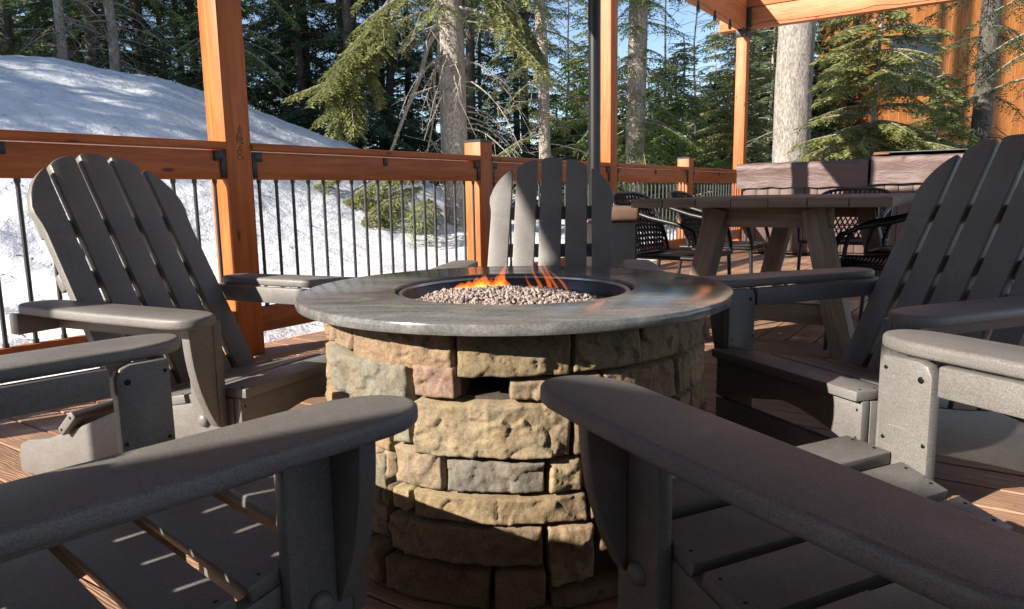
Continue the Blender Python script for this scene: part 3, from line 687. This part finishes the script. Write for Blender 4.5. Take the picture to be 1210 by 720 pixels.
WC = [(4.42, 1.74, -math.pi / 2, 'black woven chair on the left side of the table, its back open to the deck'), (5.30, 1.72, -math.pi / 2, 'black woven chair on the left side of the table, seen between its trestle legs'),
      (6.05, 1.05, math.pi / 2 + math.pi / 2, 'black woven chair at the far end of the dining table'), (4.32, .52, math.pi / 2, 'nearer black woven chair tucked in on the right side of the table'),
      (5.16, .46, math.pi / 2, 'farther black woven chair on the right side of the table')]
for i, (s, r, a, lab) in enumerate(WC):
    o = wp if i == 0 else copy_tree(wp)
    # local +Y = facing; a measured from +s axis frame
    o.location = P3(s, r); face = {0: -NV, 1: -NV, 2: -DV, 3: NV, 4: NV}[i]; o.rotation_euler = (0, 0, math.atan2(face.y, face.x) - math.pi / 2 + (.06 if i % 2 else -.05)); tag(o, lab, 'chair', 'black woven chairs round the dining table')

# ------------------------------------------------------------------ black pole, bin
pl = empty('metal_pole', (.645, 5.62, 0), 0, 'tall black metal pole behind the half sunlit chair, before the orange post', 'pole')
bm = bmesh.new(); tube(bm, [(0, 0, .02), (0, 0, 3.3)], .046, 24); finish('shaft', bm, 'black', pl)
bm = bmesh.new(); lathe(bm, [(0, .0012), (.17, .0012), (.17, .012), (.06, .02), (.05, .09), (.0, .09)], 32); finish('base_plate', bm, 'black', pl)
bn = empty('trash_bin', (.585, 4.25, 0), .1, 'black bin with brown lid standing behind the half sunlit chair', 'bin')
bm = bmesh.new(); prism(bm, [(-.125, -.125), (.125, -.125), (.125, .125), (-.125, .125)], .69, Matrix.Translation((0, 0, .0015)), .02, 4); finish('body', bm, 'black', bn)
bm = bmesh.new(); prism(bm, [(-.135, -.135), (.135, -.135), (.135, .135), (-.135, .135)], .085, Matrix.Translation((0, 0, .693)), .025, 4); finish('lid', bm, 'bin_lid', bn)

# ------------------------------------------------------------------ hot tub
ht = empty('hot_tub', P3(10.55, 1.25), AZ - math.pi / 2, 'brown hot tub with folded vinyl cover at the far end of the deck', 'hot tub')
# local x = towards -r (right), local y = +s (away)
bm = bmesh.new(); x = -1.70
while x < 1.75: bx(bm, x, x + .148, -.72 + .0, -.69, .06, .90, .006); x += .152
x = -.69
while x < .6: bx(bm, -1.73, -1.70, x, x + .148, .06, .90, .006); x += .152
bx(bm, -1.69, 1.75, -.685, .60, .03, .93, .01); finish('cabinet', bm, 'tub', ht)
def cover(name, x0, x1, z0, z1, seed):
    bm = bmesh.new(); q = random.Random(seed); n = 40; off = Vector((seed * 7.3, 0, 0)); rows = []
    def wob(x, z): return .022 * noise.noise(Vector((x * 2.3, z * 3, 0)) + off) + .012 * noise.noise(Vector((x * 7 + z * 9, z * 5, 2)) + off)
    zs = [z0, z0 + .02, z0 + .1, z0 + .17, z0 + .24, z1 - .07, z1 - .02, z1]
    front = []
    for z in zs:
        bulge = -.76 - (.02 if z > z1 - .1 else 0) + (.025 if z >= z1 - .001 else 0)
        front.append([bm.verts.new((x0 + (x1 - x0) * i / n, bulge + wob(x0 + (x1 - x0) * i / n, z) * (1 if z < z1 - .03 else .4), z + (.018 * noise.noise(Vector((i * .2, 5, 0)) + off) if z == z0 else .01 * noise.noise(Vector((i * .3, 9, 0)) + off)))) for i in range(n + 1)])
    back = []
    for y in (-.5, 0, .55):
        back.append([bm.verts.new((x0 + (x1 - x0) * i / n, y, z1 + .015 + .012 * noise.noise(Vector((i * .2, y * 3, 4)) + off))) for i in range(n + 1)])
    low = [bm.verts.new((v.co.x, .56, z0)) for v in back[-1]]
    rows = front + back + [low]
    for a, b in zip(rows, rows[1:]):
        for i in range(n): bm.faces.new((a[i], a[i + 1], b[i + 1], b[i]))
    for i in (0, n):
        vs_ = [r_[i] for r_ in rows]; bm.faces.new(vs_ if i else vs_[::-1])
    bmesh.ops.recalc_face_normals(bm, faces=bm.faces[:]); return finish(name, bm, 'vinyl', ht, 60)
c1 = cover('cover', -1.80, -.215, .875, 1.19, 1); c1['label'] = 'front half of the brown vinyl cover'
c2 = cover('cover', -.185, 1.82, .90, 1.225, 2)
bm = bmesh.new(); bx(bm, -.165, 1.78, -.74, .5, 1.262, 1.275, .004); finish('cover_flap', bm, 'trim', ht)
bm = bmesh.new(); bx(bm, -.17, .0, -.745, -.62, 1.248, 1.259, .003); finish('cover_strap', bm, 'cedar', ht)

# ------------------------------------------------------------------ cabin on the right
cb = empty('cabin', (19.2, 23.5, 0), R_(-4), 'cabin with orange vertical board siding and a dark window behind the trees', 'cabin')
bm = bmesh.new(); x = -7.0
while x < 9: bx(bm, x, x + .288, 0, .04, 2.0, 8.4, .012, 1); x += .29
finish('front_wall', bm, 'siding', cb)
bm = bmesh.new(); bx(bm, -6.98, 9.0, .05, 7, 1.96, 8.38, 0); finish('body', bm, 'siding', cb)
bm = bmesh.new(); bx(bm, -7.05, 9.05, -.05, 6.9, -.6, 1.95, .02); finish('foundation', bm, 'found', cb)
bm = bmesh.new(); bx(bm, -7.02, 9.02, -.06, -.003, 1.93, 2.1, .01); finish('skirt_trim', bm, 'trim', cb)
bm = bmesh.new()
for sg in (-1, 1):
    M = Matrix.Translation((1.0, 3.5 + sg * 2.35, 9.4)) @ Matrix.Rotation(R_(-26 * sg), 4, 'X'); board(bm, (17.5, 5.4, .22), M, .02, 1)
finish('roof', bm, 'roofing', cb)
for wx in (-6.35, 5.0):
    bm = bmesh.new(); x0, x1, z0, z1 = wx - .75, wx + .75, 3.75, 5.6
    bx(bm, x0, x0 + .1, -.05, -.003, z0, z1, .008); bx(bm, x1 - .1, x1, -.05, -.003, z0, z1, .008); bx(bm, x0 + .1, x1 - .1, -.05, -.003, z0, z0 + .1, .008); bx(bm, x0 + .1, x1 - .1, -.05, -.003, z1 - .1, z1, .008); bx(bm, (x0 + x1) / 2 - .03, (x0 + x1) / 2 + .03, -.045, -.003, z0 + .1, z1 - .1, .005)
    wn = finish('window', bm, 'trim', cb); bm = bmesh.new(); bx(bm, x0 + .1, x1 - .1, -.02, -.006, z0 + .1, z1 - .1, 0); finish('pane', bm, 'glass', wn)

# ------------------------------------------------------------------ conifers
def sprigs(P, D, N, Ls, Ws):
    S = np.cross(D, N); S /= np.linalg.norm(S, axis=1, keepdims=True) + 1e-9
    mid = P + D * (Ls * .45)[:, None]; V = np.stack([P, mid + S * (Ws / 2)[:, None], P + D * Ls[:, None], mid - S * (Ws / 2)[:, None]], 1); return V
def foliage_on(rng, path, L, t0=.15, tw_sp=.075, sp=.034, sl=.075, sw=.022, tw_len=.34, droop=.25, tube_out=None):
    """flat, slightly hanging sprays along a branch path (k,3); returns (n,4,3) diamonds"""
    k = len(path); seg = np.linspace(0, 1, k); nt_ = max(3, int(L * (1 - t0) / tw_sp)); t = np.clip(np.linspace(t0, 1, nt_) + rng.normal(0, .012, nt_), 0, 1)
    B = np.stack([np.interp(t, seg, path[:, i]) for i in range(3)], 1); t2 = np.clip(t + .04, 0, 1); t1 = np.clip(t - .04, 0, 1)
    T = np.stack([np.interp(t2, seg, path[:, i]) - np.interp(t1, seg, path[:, i]) for i in range(3)], 1); T /= np.linalg.norm(T, axis=1, keepdims=True) + 1e-9
    Z = np.array([0, 0, 1.]); S = np.cross(T, Z); S /= np.linalg.norm(S, axis=1, keepdims=True) + 1e-9
    out = []
    for sg in (-1, 1):
        tl = (tw_len * L ** .6 * (1 - .62 * (t - t0) / (1 - t0)) + .05) * rng.uniform(.55, 1.15, nt_)
        tl = tl * np.clip((t - t0) / .12 + .45, 0, 1)
        Dw = T * rng.uniform(.45, .75, nt_)[:, None] + sg * S * .8; Dw[:, 2] -= droop * rng.uniform(.2, 1.2, nt_); Dw /= np.linalg.norm(Dw, axis=1, keepdims=True)
        m = int(max(tl) / sp) + 1; q = (np.arange(m) + .3) * sp
        ok = q[None] < tl[:, None]; ti, qi = np.nonzero(ok); ql = q[qi]; 
        P = B[ti] + Dw[ti] * ql[:, None]; P[:, 2] -= droop * 1.1 * ql ** 2 / np.maximum(tl[ti], .05)
        Nn = np.cross(Dw[ti], np.cross(Z, Dw[ti])); Nn /= np.linalg.norm(Nn, axis=1, keepdims=True) + 1e-9
        S2 = np.cross(Dw[ti], Nn)
        for s2 in (-1, 1):
            Dd = Dw[ti] * .72 + s2 * S2 * .7 + rng.normal(0, .16, (len(ti), 3)); Dd[:, 2] -= .12; Dd /= np.linalg.norm(Dd, axis=1, keepdims=True)
            N2 = Nn + rng.normal(0, .45, Nn.shape)
            out.append(sprigs(P, Dd, N2, sl * rng.uniform(.6, 1.25, len(ti)), sw * rng.uniform(.7, 1.3, len(ti))))
        tipD = Dw; out.append(sprigs(B, Dw, np.tile(Z, (nt_, 1)) + rng.normal(0, .3, (nt_, 3)), tl * .9, np.full(nt_, sw * .35)))
    return np.concatenate(out)
def limb_path(rng, z, az, L, rise=.15, droop=.35, k=9, r0=0., wig=.05):
    q = np.linspace(0, 1, k); x = r0 + L * q; zz = z + L * (rise * q - droop * q ** 2 + .10 * droop * q ** 4); w = np.cumsum(rng.normal(0, wig * L / k, k)); w -= w[0]
    ca, sa = math.cos(az), math.sin(az); return np.stack([x * ca - w * sa, x * sa + w * ca, zz + np.cumsum(rng.normal(0, wig * .5 * L / k, k))], 1)
def np_tube(path, r0, r1, n=5):
    k = len(path); T = np.gradient(path, axis=0); T /= np.linalg.norm(T, axis=1, keepdims=True) + 1e-9; up = np.array([0, 0, 1.]) if abs(T[0, 2]) < .9 else np.array([1., 0, 0])
    S = np.cross(T, up); S /= np.linalg.norm(S, axis=1, keepdims=True) + 1e-9; W = np.cross(S, T); a = np.linspace(0, 2 * np.pi, n, endpoint=False); r = np.linspace(r0, r1, k)
    V = path[:, None] + (S[:, None] * np.cos(a)[None, :, None] + W[:, None] * np.sin(a)[None, :, None]) * r[:, None, None]; V = V.reshape(-1, 3)
    i = np.arange(k - 1)[:, None] * n; j = np.arange(n)[None]; F = np.stack([i + j, i + (j + 1) % n, i + n + (j + 1) % n, i + n + j], -1).reshape(-1, 4); return V, F
class TreeB:
    def __init__(s): s.tv = []; s.tf = []; s.n = 0; s.fol = []
    def tube(s, path, r0, r1, n=5):
        V, F = np_tube(path, r0, r1, n); s.tv.append(V); s.tf.append(F + s.n); s.n += len(V)
    def build(s, name, loc, bark, leaf, label, group=None, rz=0., twig_name='trunk', cat='tree'):
        t = empty(name, loc, rz, label, cat, group)
        if s.tv: np_mesh('trunk', np.concatenate(s.tv), np.concatenate(s.tf), bark, None, t, True)
        if s.fol:
            V = np.concatenate(s.fol); np_mesh('crown', V.reshape(-1, 3), np.arange(len(V) * 4).reshape(-1, 4), leaf, None, t)
        return t
def trunk_path(rng, h, lean=(0, 0), k=14, wig=.03):
    q = np.linspace(0, 1, k); w = np.cumsum(rng.normal(0, wig, (k, 2)), 0); w -= w[0]; return np.stack([lean[0] * q * h + w[:, 0], lean[1] * q * h + w[:, 1], q * h], 1)
def conifer(seed, h, z0, rmax, r_tr, n_br, dens=1., rise=.12, droop=.4, top_h=None, dead=0, lean=(0, 0), z_max=None, t0=.15, shape=1., sc=1., ntr=14, azlim=None):
    rng = np.random.default_rng(seed); b = TreeB(); tp = trunk_path(rng, h, lean); b.tube(tp, r_tr, r_tr * .25 if z_max is None else r_tr * .7, ntr)
    zs = np.sort(rng.uniform(z0, (z_max or h) * .985, n_br)); az = rng.uniform(0, 2 * np.pi) + np.arange(n_br) * 2.399 + rng.normal(0, .35, n_br)
    for z, a in zip(zs, az):
        q = (z - z0) / (h - z0); L = max(.25, rmax * (1 - q) ** shape * rng.uniform(.7, 1.12)); p = limb_path(rng, 0, a, L, rise * rng.uniform(.4, 1.6), droop * rng.uniform(.6, 1.4))
        c = np.array([np.interp(z, tp[:, 2], tp[:, 0]), np.interp(z, tp[:, 2], tp[:, 1]), z]); p = p + c
        b.tube(p, .012 + .010 * L, .004, 4); b.fol.append(foliage_on(rng, p, L, t0, .085 / dens, .040 / dens, .085 * sc, .026 * sc, .30, .3))
    for i in range(dead):
        z = rng.uniform(.4, z0 + .6); L = rng.uniform(.5, 1.5); p = limb_path(rng, z, rng.uniform(0, 6.28), L, .0, rng.uniform(.2, .9), 7, r_tr * .6, .16); p[:, :2] += lean[0] * z, lean[1] * z
        b.tube(p, .014, .003, 4)
        for j in range(5):
            q = rng.integers(2, 7); bp_ = p[min(q, 6)]; d_ = rng.normal(0, .5, 3); d_[2] -= .35; pp = bp_ + np.outer(np.linspace(0, 1, 4), d_ * rng.uniform(.2, .6)); b.tube(pp, .006, .002, 3)
    return b, tp
def at(px, Y): 
    u = (px - 605 + .0168 * -150) / FPX; X = u * Y; return (X, Y, float(ground_z(X, Y)) - .08)

# far forest: a few kinds copied many times
far = []
for i, (leaf, hh) in enumerate([('needle_dark', 17), ('needle_blue', 15), ('needle_dark', 13), ('needle_blue', 18)]):
    b, _ = conifer(100 + i, hh, .8, 2.6, .17, 95, .62, .1, .42, dead=12, shape=.75, sc=1.75)
    o = b.build('conifer', (0, 0, 0), 'bark_dark', leaf, 'tall dark conifer out of view to the left, shading the snow bank', 'dark forest conifers'); far.append(o)
rg = np.random.default_rng(3); spots = []
for Y, n, ulo, uhi in ((21.5, 11, -.98, .03), (25, 14, -1.05, .04), (30, 17, -1.05, .045), (36, 18, -1.05, .05)):
    for j in range(n):
        u = ulo + (uhi - ulo) * (j + rg.uniform(.1, .9)) / n; YY = Y + rg.uniform(-1.5, 1.5)
        if -.10 < u < .02 and YY < 22: continue
        spots.append((u * YY, YY))
used = set()
for i, (x, y) in enumerate(spots):
    kx = int(rg.integers(0, 4)); o = far[kx] if kx not in used else copy_tree(far[kx]); used.add(kx)
    o.location = (x, y, float(ground_z(x, y)) - .15); s = rg.uniform(.85, 1.15); o.scale = (s, s, s * rg.uniform(.9, 1.15)); o.rotation_euler = (0, 0, rg.uniform(0, 6.28))
# forest standing up-sun of the snow bank, left of the photo: shades the bank
for i in range(36):
    hh_ = 12.7 + i * .27 + rg.uniform(-.2, .2); a_ = rg.uniform(8, 17); x = -.841 * a_ - .541 * hh_; y = -.541 * a_ + .841 * hh_
    if x / max(y, .5) > -.85: x = -.9 * y
    o = copy_tree(far[i % 4]); o.location = (x, y, float(ground_z(x, y)) - .2); o.scale = (1.1, 1.1, 0.55 if hh_ < 14.8 else 1.0); o.rotation_euler = (0, 0, rg.uniform(0, 6.28)); tag(o, 'tall dark conifer out of view to the left, shading the snow bank')

# T1: big pale trunk behind the railing with drooping half-dead limbs
rng = np.random.default_rng(21); X, Y, Z = at(547, 13.2); b, tp = conifer(21, 19, 3.7, 1.75, .245, 54, 1.1, .02, .62, z_max=9.5, t0=.28, ntr=20, shape=.3)
for i in range(26):
    z = rng.uniform(1.2, 4.2); L = rng.uniform(.5, 1.5); p = limb_path(rng, z, rng.uniform(0, 6.28), L, -.1, rng.uniform(.4, 1.1), 8, .2, .2); b.tube(p, .016, .004, 5)
    for j in range(6):
        k_ = int(rng.integers(2, 8)); d_ = rng.normal(0, .4, 3); d_[2] -= .45; b.tube(p[k_] + np.outer(np.linspace(0, 1, 4), d_ * rng.uniform(.25, .7)), .008, .003, 3)
def bez(pts, k=16):
    pts = np.array(pts, float); t = np.linspace(0, len(pts) - 1, k); return np.stack([np.interp(t, range(len(pts)), pts[:, i]) for i in range(3)], 1)
def smooth(p, it=2):
    for _ in range(it): p[1:-1] = (p[:-2] + 2 * p[1:-1] + p[2:]) / 4
    return p
L1 = smooth(bez([(-.15, 0, 5.3), (-.5, -.3, 4.6), (-.9, -.5, 4.0), (-1.25, -.7, 3.45), (-1.55, -.9, 2.85), (-1.7, -1.0, 2.2)])); b.tube(L1, .045, .010, 6); b.fol.append(foliage_on(rng, L1[9:], 1.5, .05, .045, .028, .085, .028, .36, .5))
for k_ in [3, 4, 5] + [k for k in range(7, 16) for _ in range(4)]:
    d_ = np.array([rng.normal(-.10, .22), rng.normal(-.05, .35), -rng.uniform(.25, .65)]); pth = L1[k_] + np.outer(np.linspace(0, 1, 5), d_ * rng.uniform(.8, 1.6)); b.tube(pth, .008, .003, 4)
    if k_ > 7: b.fol.append(foliage_on(rng, pth, .6, .05, .045, .03, .08, .03, .40, .35))
L2 = smooth(bez([(-.1, 0, 3.5), (-.45, -.2, 3.3), (-.55, -.3, 2.6), (-.9, -.4, 1.95), (-1.15, -.5, 1.15), (-1.6, -.7, .75), (-2.2, -.8, .45)])); b.tube(L2, .05, .014, 6)
L3 = smooth(bez([(-.1, -.1, 3.3), (-.35, -.25, 2.8), (-.33, -.3, 2.1), (-.5, -.3, 1.3), (-.8, -.4, .7)])); b.tube(L3, .028, .008, 5)
for k_ in range(6, 16): 
    for _ in range(2):
        d_ = np.array([rng.normal(0, .3), rng.normal(0, .2), -rng.uniform(.3, .7)]); b.tube(L3[k_] + np.outer(np.linspace(0, 1, 4), d_ * .6), .009, .003, 4)
L4 = smooth(bez([(.1, 0, 4.2), (.7, -.2, 4.0), (1.2, -.4, 3.5), (1.5, -.5, 2.9)])); b.tube(L4, .03, .008, 5); b.fol.append(foliage_on(rng, L4, 2.0, .15, .04, .028, .085, .03, .62, .45))
for _ in range(7):
    k_ = int(rng.integers(3, 15)); pth = smooth(L4[k_] + np.outer(np.linspace(0, 1, 6), np.array([rng.normal(.05, .2), rng.normal(0, .2), -rng.uniform(.5, 1.0)]))); b.tube(pth, .010, .003, 4)
# low sprays around the foot, hanging beyond the railing
for (dx, dy, zz, ln, a_) in ((-.5, -.6, .75, 1.4, 3.6), (-.9, -.5, .45, 1.3, 4.0), (-.3, -.8, .2, 1.2, 3.9), (-1.4, -.8, .35, 1.2, 3.5), (-.2, -.5, 1.15, 1.0, 3.3), (-1.0, -.9, .0, 1.0, 4.3), (-.6, -1.0, -.05, 1.1, 4.6), (-1.2, -.7, .7, 1.3, 3.8), (-.8, -.9, .6, 1.3, 4.2), (-1.6, -1.0, .5, 1.2, 3.6), (-1.1, -1.2, .25, 1.1, 4.4), (-.4, -1.1, .55, 1.1, 4.7), (-1.8, -.9, .9, 1.0, 3.4), (-.7, -.7, 1.0, 1.1, 3.5)):
    pth = limb_path(rng, zz, a_, ln, .1, .55) + np.array([dx, dy, 0]); b.tube(pth, .014, .004, 4); b.fol.append(foliage_on(rng, pth, ln, .05, .05, .03, .085, .028, .4, .4))
b.build('conifer', (X, Y, Z), 'bark', 'needle_light', 'big pale-barked conifer with drooping half-dead limbs behind the railing')
# T2: slimmer leaning trunk to its right
X, Y, Z = at(654, 15.4); b, tp = conifer(22, 17, 1.8, 1.35, .125, 60, .95, .02, .5, z_max=9, lean=(-.045, 0), dead=14, t0=.2, shape=.35)
b.build('conifer', (X, Y, Z), 'bark', 'needle_light', 'slim leaning conifer trunk with mossy green sprays, left of the black pole')
# T3: trunk behind centre post
X, Y, Z = at(752, 16.5); b, tp = conifer(23, 18, .9, 1.35, .22, 105, 1.0, .03, .5, z_max=10, dead=16, t0=.15, shape=.3)
b.build('conifer', (X, Y, Z), 'bark', 'needle_green', 'conifer with broad gray trunk just right of the orange post behind the pole')
# T7: small bright firs between centre post and far post
for sd, px, Y, h, rm, leaf, lab in ((31, 800, 17.5, 4.3, 1.35, 'needle_green', 'small bright green fir behind the railing left of the slim far post'), (32, 868, 19, 7.4, 1.6, 'needle_light', 'taller yellow-green fir directly behind the slim far post'),
                              (33, 700, 19.5, 6.2, 1.5, 'needle_green', 'green fir hidden behind the black pole'), (34, 838, 23, 5.6, 1.6, 'needle_blue', 'bluish fir in the distance under the sky gap'), (35, 905, 22, 7.4, 1.5, 'needle_blue', 'bluish fir left of the thick pale trunk')):
    X, Y, Z = at(px, Y); b, tp = conifer(sd, h, .2, rm, .06, 120, 1.0, .15, .35, t0=.10, shape=.8, sc=1.25); b.build('fir', (X, Y, Z), 'bark', leaf, lab)
# young firs far beyond the railing and tall trees behind them
kinds = []
for i, (leaf, hh) in enumerate([('needle_green', 4.6), ('needle_blue', 5.4), ('needle_dark', 5.0)]):
    b, _ = conifer(140 + i, hh, .15, 1.75, .06, 80, .62, .12, .38, shape=.7, sc=1.9, t0=.08); kinds.append(b.build('fir', (0, 0, 0), 'bark_dark', leaf, 'low green fir in the thicket far beyond the railing', 'low firs beyond the railing'))
rg = np.random.default_rng(9); used = set(); spots = []
for Y, n, ulo, uhi in ((24, 9, .06, .40), (28, 10, .05, .42), (33, 11, .04, .45)):
    for j in range(n): spots.append((ulo + (uhi - ulo) * (j + rg.uniform(.2, .8)) / n, Y + rg.uniform(-1.2, 1.2)))
for i, (u, y) in enumerate(spots):
    kx = i % 3; o = kinds[kx] if kx not in used else copy_tree(kinds[kx]); used.add(kx)
    o.location = (u * y, y, float(ground_z(u * y, y)) - .1); s_ = rg.uniform(.8, 1.15) * (1.35 if u > .31 else 1); o.scale = (s_, s_, s_); o.rotation_euler = (0, 0, rg.uniform(0, 6.28))
for i, (u, y) in enumerate([(.33, 27), (.36, 31), (.40, 26), (.43, 30), (.46, 27), (.49, 31)]):
    o = copy_tree(far[i % 4]); o.location = (u * y, y, float(ground_z(u * y, y)) - .1); o.rotation_euler = (0, 0, i * 1.3); o['label'] = 'tall dark conifer far behind the slim post and thick trunk'; o['group'] = 'dark conifers beyond the far post'
# T4 thick pale trunk right
X, Y, Z = at(936, 15); b, tp = conifer(24, 20, 6.0, 1.6, .37, 30, .9, .05, .5, z_max=10, t0=.2, shape=.3, ntr=26, dead=6)
b.build('conifer', (X, Y, Z), 'bark_pale', 'needle_green', 'very thick pale mottled trunk right of the slim far post')
# T5 young fir with layered bright sprays
X, Y, Z = at(1022, 13); b, tp = conifer(25, 6.6, .35, 1.75, .065, 125, 1.2, .12, .32, t0=.10, shape=.7, dead=10, sc=1.2)
b.build('fir', (X, Y, Z), 'bark_pale', 'needle_light', 'young fir with layered bright green branches behind the hot tub')
X, Y, Z = at(1090, 15.5); b, tp = conifer(28, 3.4, .4, 1.5, .06, 80, 1.1, .10, .32, t0=.10, shape=.75, sc=1.2)
b.build('fir', (X, Y, Z), 'bark', 'needle_green', 'short darker green fir before the cabin wall')
# T6 trunk right of it
X, Y, Z = at(1150, 16.0); b, tp = conifer(26, 18, 2.6, 1.7, .2, 34, .9, .0, .45, z_max=9, t0=.2, shape=.3, dead=8)
b.build('conifer', (X, Y, Z), 'bark_dark', 'needle_dark', 'gray trunk with dark branches standing before the orange cabin wall')
X, Y, Z = at(1228, 14.0); b, tp = conifer(27, 12, 3.0, 1.7, .12, 24, .9, .0, .45, z_max=8, t0=.25, shape=.3)
b.build('conifer', (X, Y, Z), 'bark', 'needle_dark', 'dark conifer reaching in at the right edge before the cabin')
# slender bare trunks on the snow bank, left
for sd, px, Y, h, r, lab in ((41, 103, 14.6, 15, .085, 'slender pale trunk with bare twigs on the snow bank, left of its twin'), (42, 160, 15.6, 15, .10, 'slender trunk on the snow bank, between the other slim trunk and the thick post'), (43, 291, 17.2, 15, .085, 'slender gray trunk seen just right of the thick timber post')):
    X, Y, Z = at(px, Y); b, tp = conifer(sd, h, 1.3, 1.5, r, 26, .85, -.05, .45, z_max=8, dead=18, t0=.35, shape=.3); b.build('conifer', (X, Y, Z), 'bark_pale', 'needle_light' if sd == 41 else 'needle_green', lab)
# thin bare saplings against the sky gap
for sd, px, Y in ((51, 790, 21), (52, 822, 22), (53, 672, 22)):
    X, Y, Z = at(px, Y); rng = np.random.default_rng(sd); b = TreeB(); tp = trunk_path(rng, 9, (0, 0), 10, .05); b.tube(tp, .05, .01, 6)
    for i in range(60):
        z = rng.uniform(2.5, 8.8); p = limb_path(rng, z, rng.uniform(0, 6.28), rng.uniform(.5, 1.5), .25, .2, 6, 0, .15); b.tube(p, .010, .004, 3)
        if i % 3 == 0: b.fol.append(foliage_on(rng, p, 1.0, .3, .16, .07, .09, .02, .2, .2))
    b.build('sapling', (X, Y, Z), 'bark_dark', 'needle_blue', {51: 'thin sparse sapling against the blue sky, second left of the far post', 52: 'thin sparse sapling against the blue sky nearest the far post', 53: 'thin sparse sapling against the sky left of the black pole'}[sd])

# ------------------------------------------------------------------ litter: fallen needles and snow crumbs
MAT['litter'] = plain('fallen_needles', (.13, .085, .045), .8)
def scatter(name, n, pick, Ls, Ws, mat, label, seed, zoff=.003):
    rg = np.random.default_rng(seed); V = []
    while len(V) < n:
        x, y, z = pick(rg); a = rg.uniform(0, 6.28); L = rg.uniform(*Ls); W = rg.uniform(*Ws); d = np.array([math.cos(a), math.sin(a), rg.normal(0, .06)]); p = np.array([-d[1], d[0], 0]); c = np.array([x, y, z + zoff])
        V.append(np.stack([c - d * L / 2, c + p * W / 2, c + d * L / 2, c - p * W / 2]))
    V = np.concatenate(V); o = np_mesh(name, V, np.arange(len(V)).reshape(-1, 4), mat); tag(o, label, 'litter', None, 'stuff')
def on_deck(rg):
    c = P3(rg.uniform(-1, 7), rg.uniform(-2.5, 3.5)); return c.x, c.y, 0.
def on_snow(rg):
    while True:
        y = rg.uniform(4.5, 15); x = rg.uniform(-.75, .1) * y
        if NV.x * x + NV.y * y > 3.9: break
    return x, y, float(SNOW_Z(x, y))
from mathutils.bvhtree import BVHTree
_sn = bpy.data.objects['snow_ground']; _bv = BVHTree.FromPolygons([v.co for v in _sn.data.vertices], [p.vertices for p in _sn.data.polygons])
def SNOW_Z(x, y):
    h = _bv.ray_cast(Vector((x, y, 50)), Vector((0, 0, -1)))[0]; return h.z if h else 0
scatter('fallen_needles', 900, on_deck, (.018, .045), (.0015, .003), 'litter', 'brown fallen needles scattered on the deck boards', 1)
scatter('twig_litter', 1600, on_snow, (.03, .16), (.006, .02), 'litter', 'dark twigs and needles littering the old snow', 2, .012)
